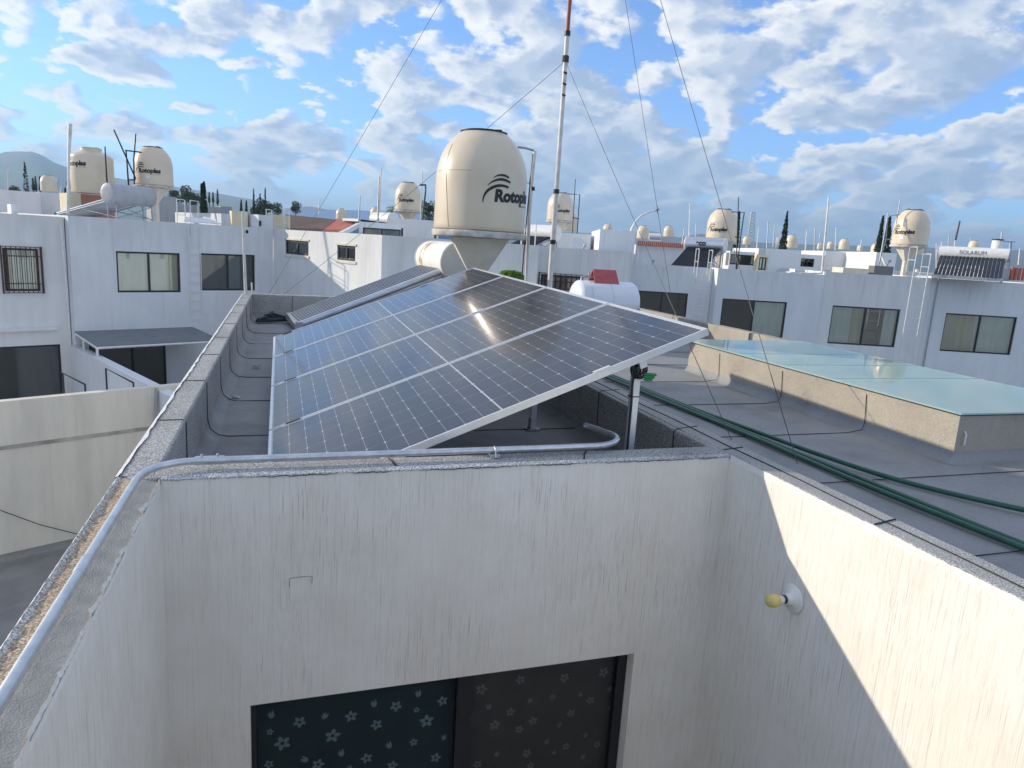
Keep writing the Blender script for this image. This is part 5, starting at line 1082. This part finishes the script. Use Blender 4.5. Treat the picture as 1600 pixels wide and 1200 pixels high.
for px, py, d, r, lab in ((25, 298, 110, 12, 'dark bushy tree at the far left skyline'), (272, 305, 90, 12, 'dark tree right of the stickered tank'), (291, 302, 95, 13, 'dark tree above the far slatted building'), (306, 308, 95, 11, 'dark tree left of the ladder cypress'), (112, 285, 60, 8, 'dark tree seen between the pole and the tall tank'), (404, 322, 82, 14, 'dense dark grove tree under the three cypresses, left'), (417, 322, 80, 12, 'dense dark grove tree under the three cypresses, right'), (432, 324, 90, 9, 'rounded dark tree right of the grove'), (462, 322, 85, 9, 'lone round tree left of the warehouse roof'), (670, 325, 60, 14, 'dark tree between the small tank and the largest tank'), (672, 345, 50, 10, 'lower dark tree left of the largest tank'), (258, 318, 80, 9, 'low dark tree beside the concrete plinth of the stickered tank')):
    crown_tree(px, py, d, r, lab, m_leaf, 1100, .9, r*d/F*.11)
crown_tree(612, 328, 40, 10, 'bright green feathery tree beside the distant middle tank', m_bush, 700)
crown_tree(800, 434, 13.6, 17, 'bright green bush top just behind the panel edge', m_bush, 1500, .6, .06, 'garden_bush', None)
# ---------------------------------------------------------------- hills
RIDGE = [(-260, 262), (-120, 252), (0, 240), (8, 236.7), (50, 237), (69, 244), (85, 254), (104, 261), (140, 270), (177, 277), (285, 294), (343, 302.5), (389, 311), (430, 319)]
LOW = [(180, 330), (300, 316), (352, 316.6), (374, 321), (400, 330), (440, 326), (471, 323), (486, 322.5), (510, 327), (600, 338), (700, 350), (800, 358), (950, 366), (1015, 361), (1033, 364), (1060, 371), (1080, 368), (1096, 365), (1130, 373), (1200, 380), (1300, 383), (1450, 387), (1600, 391), (1900, 410)]
def ridge(name, prof, D, back, seed):
    mb = MB(); vs = []; fs = []; K = 14; S = []
    for (x0, y0), (x1, y1) in zip(prof, prof[1:]):
        n = max(2, int((x1-x0)/8))
        for i in range(n): S.append((x0+(x1-x0)*i/n, y0+(y1-y0)*i/n))
    for x, y in S:
        r = ray(x, y); h = Vector((r.x, r.y)); h.normalize(); zt = r.z/Vector((r.x, r.y)).length*D
        for k in range(K):
            t = k/(K-2) if k < K-1 else -.35; dist = D-back*t if k < K-1 else D+back*.6
            base = GZ-2; hh = (zt-base)*((1-max(0, t))**1.25) if k < K-1 else 0
            w = noise.fractal(Vector((h.x*40+seed, t*3, h.y*30)), .9, 2, 4)
            vs.append((h.x*dist, h.y*dist, base+hh*(1+(.16*w*max(0, t)**.5 if k else .012*w))))
    for i in range(len(S)-1):
        fs.append((i*K+K-1, (i+1)*K+K-1, (i+1)*K, i*K))
        for k in range(K-2): fs.append((i*K+k, (i+1)*K+k, (i+1)*K+k+1, i*K+k+1))
    mb.add(vs, fs, True); return struct(name, mb, m_hill)
ridge('mountain', RIDGE, 2000, 900, 2); ridge('hills', LOW, 1700, 700, 5)
# ---------------------------------------------------------------- the rest of the town
used = 0
for row, (d, step) in enumerate(((33, 6.5), (46, 7), (62, 7.5), (84, 8), (112, 9.5), (150, 12), (200, 16))):
    x = -0.78*d
    while x < .80*d:
        wd = step*random.uniform(.75, 1.15); px = 800+x/d*F; hy = 362+.0612*(px-445)
        zt = random.choice((-.75, -.6, -.5, -.35))+(random.choice((0, 0, .35)) if d > 60 else -.25)-(.35 if px < 450 else 0)-(.9 if d < 60 and px < 440 else 0)
        p = fwd(px, hy, d); yw = R(random.choice((-18, -18, -10, 15, 27)) if px > 500 else 22)
        mt = random.choice((m_white, m_white2, m_white, m_cream, m_greyw, m_beige)) if d > 40 else m_white
        h = thing('town_house', 'flat roofed house in the town behind the first rows, mostly hidden', 'house', (p.x, p.y, GZ), 'town houses beyond the first rows')
        hs = [(wd*.2, wd*.2+1.2, zt-1.9, zt-.9)]
        mb = MB(); lmbox(mb, (p.x, p.y), yw, wd, step*.9, GZ, zt, hs, .08, .4); mb.build('wall', mt, h)
        add_window(h, (p.x, p.y), yw, hs[0], .5)
        if d > 55 and random.random() < .38 and not (420 < px < 700):
            q = Vector((p.x+math.cos(yw)*wd*.5-math.sin(yw)*2, p.y+math.sin(yw)*wd*.5+math.cos(yw)*2, zt-.25)); sc = random.uniform(.8, 1.0)
            make_tank(q, 'small cream tank on a far town roof, one of many', 'dome', None, s=sc, group='tiny tanks on far town roofs')
        x += wd+random.uniform(.1, 1.2)
# ---------------------------------------------------------------- air, sky and sun
SEED = 12.1
SUN = Vector((-1, .6, .372)).normalized(); EL = math.asin(SUN.z); AZ = math.atan2(SUN.x, SUN.y)
m, nt, b = newmat('haze_air'); nt.nodes.remove(b); pv = N(nt, 'ShaderNodeVolumePrincipled'); pv.inputs['Color'].default_value = (.48, .72, 1, 1); pv.inputs['Density'].default_value = .00048; pv.inputs['Anisotropy'].default_value = .2; L(nt, pv.outputs[0], nt.nodes['Material Output'].inputs['Volume'])
hzb = MB().box((-5000, -400, GZ-1), (5000, 5200, 215)).build('haze', m); hzb['kind'] = 'stuff'
sl = bpy.data.lights.new('sun', 'SUN'); so = bpy.data.objects.new('sun', sl); COL.objects.link(so); sl.energy = 2.75; sl.angle = R(.6); sl.color = (1, .885, .72)
so.rotation_euler = SUN.to_track_quat('Z', 'Y').to_euler()
w = bpy.data.worlds.new('World'); scene.world = w; w.use_nodes = True; nt = w.node_tree; bg = nt.nodes['Background']
sk = N(nt, 'ShaderNodeTexSky', sky_type='NISHITA', sun_disc=False, sun_elevation=EL, sun_rotation=AZ, air_density=1.0, dust_density=.6, ozone_density=1.6, altitude=1800)
tc = N(nt, 'ShaderNodeTexCoord'); sp = N(nt, 'ShaderNodeSeparateXYZ'); L(nt, tc.outputs['Generated'], sp.inputs[0])
def vm(op, a, c=None):
    n = N(nt, 'ShaderNodeVectorMath', operation=op)
    for i, v in enumerate((a, c)):
        if v is None: continue
        if isinstance(v, (tuple, list)): n.inputs[i].default_value = v
        else: L(nt, v, n.inputs[i])
    return n.outputs[0]
def mm(op, a, c=None, clamp=False):
    n = N(nt, 'ShaderNodeMath', operation=op, use_clamp=clamp)
    for i, v in enumerate((a, c)):
        if v is None: continue
        if isinstance(v, (int, float)): n.inputs[i].default_value = v
        else: L(nt, v, n.inputs[i])
    return n.outputs[0]
zc_ = mm('ADD', mm('MAXIMUM', sp.outputs[2], .0), .36)
cmb = N(nt, 'ShaderNodeCombineXYZ'); L(nt, mm('DIVIDE', sp.outputs[0], zc_), cmb.inputs[0]); L(nt, mm('DIVIDE', sp.outputs[1], zc_), cmb.inputs[1]); cmb0 = cmb; cmb = N(nt, 'ShaderNodeVectorMath', operation='ADD'); L(nt, cmb0.outputs[0], cmb.inputs[0]); cmb.inputs[1].default_value = (SEED, SEED*.37, 0)
def cloud(vec):
    n0 = N(nt, 'ShaderNodeTexNoise', noise_dimensions='2D', i_Scale=1.15, i_Detail=2, i_Roughness=.5); L(nt, vec, n0.inputs['Vector'])
    n1 = N(nt, 'ShaderNodeTexNoise', noise_dimensions='2D', i_Scale=3.7, i_Detail=7, i_Roughness=.57); L(nt, vec, n1.inputs['Vector'])
    n2 = N(nt, 'ShaderNodeTexVoronoi', voronoi_dimensions='2D', i_Scale=8.6, feature='SMOOTH_F1', i_Smoothness=.45); L(nt, vm('ADD', vec, vm('MULTIPLY', n1.outputs[1], (.34, .34, .34))), n2.inputs['Vector'])
    a = mm('ADD', mm('MULTIPLY', n0.outputs[0], .42), mm('MULTIPLY', n1.outputs[0], .72))
    return mm('SUBTRACT', a, mm('MULTIPLY', n2.outputs[0], .215))
d0 = cloud(cmb.outputs[0]); d1 = cloud(vm('ADD', cmb.outputs[0], (-.042, .020, 0)))
cov = ramp(nt, [(.412, (0, 0, 0)), (.440, (.62, .62, .62)), (.482, (.94, .94, .94))]); L(nt, d0, cov.inputs[0])
lit = mm('ADD', mm('MULTIPLY', mm('SUBTRACT', d0, d1), 7.0), .60, True)
thick = ramp(nt, [(.47, (1, 1, 1)), (.60, (.38, .38, .38))]); L(nt, d0, thick.inputs[0])
li2 = mm('MULTIPLY', lit, thick.outputs[0])
cc = ramp(nt, [(.0, (2.05, 2.55, 3.45)), (.30, (2.75, 3.2, 3.95)), (.60, (4.3, 4.45, 4.6)), (1, (5.9, 5.75, 5.4))]); L(nt, li2, cc.inputs[0])
gain = vm('MULTIPLY', sk.outputs[0], (.73, .96, 1.30))
mix = N(nt, 'ShaderNodeMixRGB'); L(nt, cov.outputs[0], mix.inputs[0]); L(nt, gain, mix.inputs[1]); L(nt, cc.outputs[0], mix.inputs[2])
L(nt, mix.outputs[0], bg.inputs[0]); bg.inputs[1].default_value = .10
scene.view_settings.view_transform = 'Standard'; scene.view_settings.look = 'None'; scene.view_settings.exposure = 1.1
w.cycles.sampling_method = 'MANUAL'; w.cycles.sample_map_resolution = 256; scene.view_settings.gamma = 1
scene.cycles.max_bounces = 8; scene.cycles.transparent_max_bounces = 12
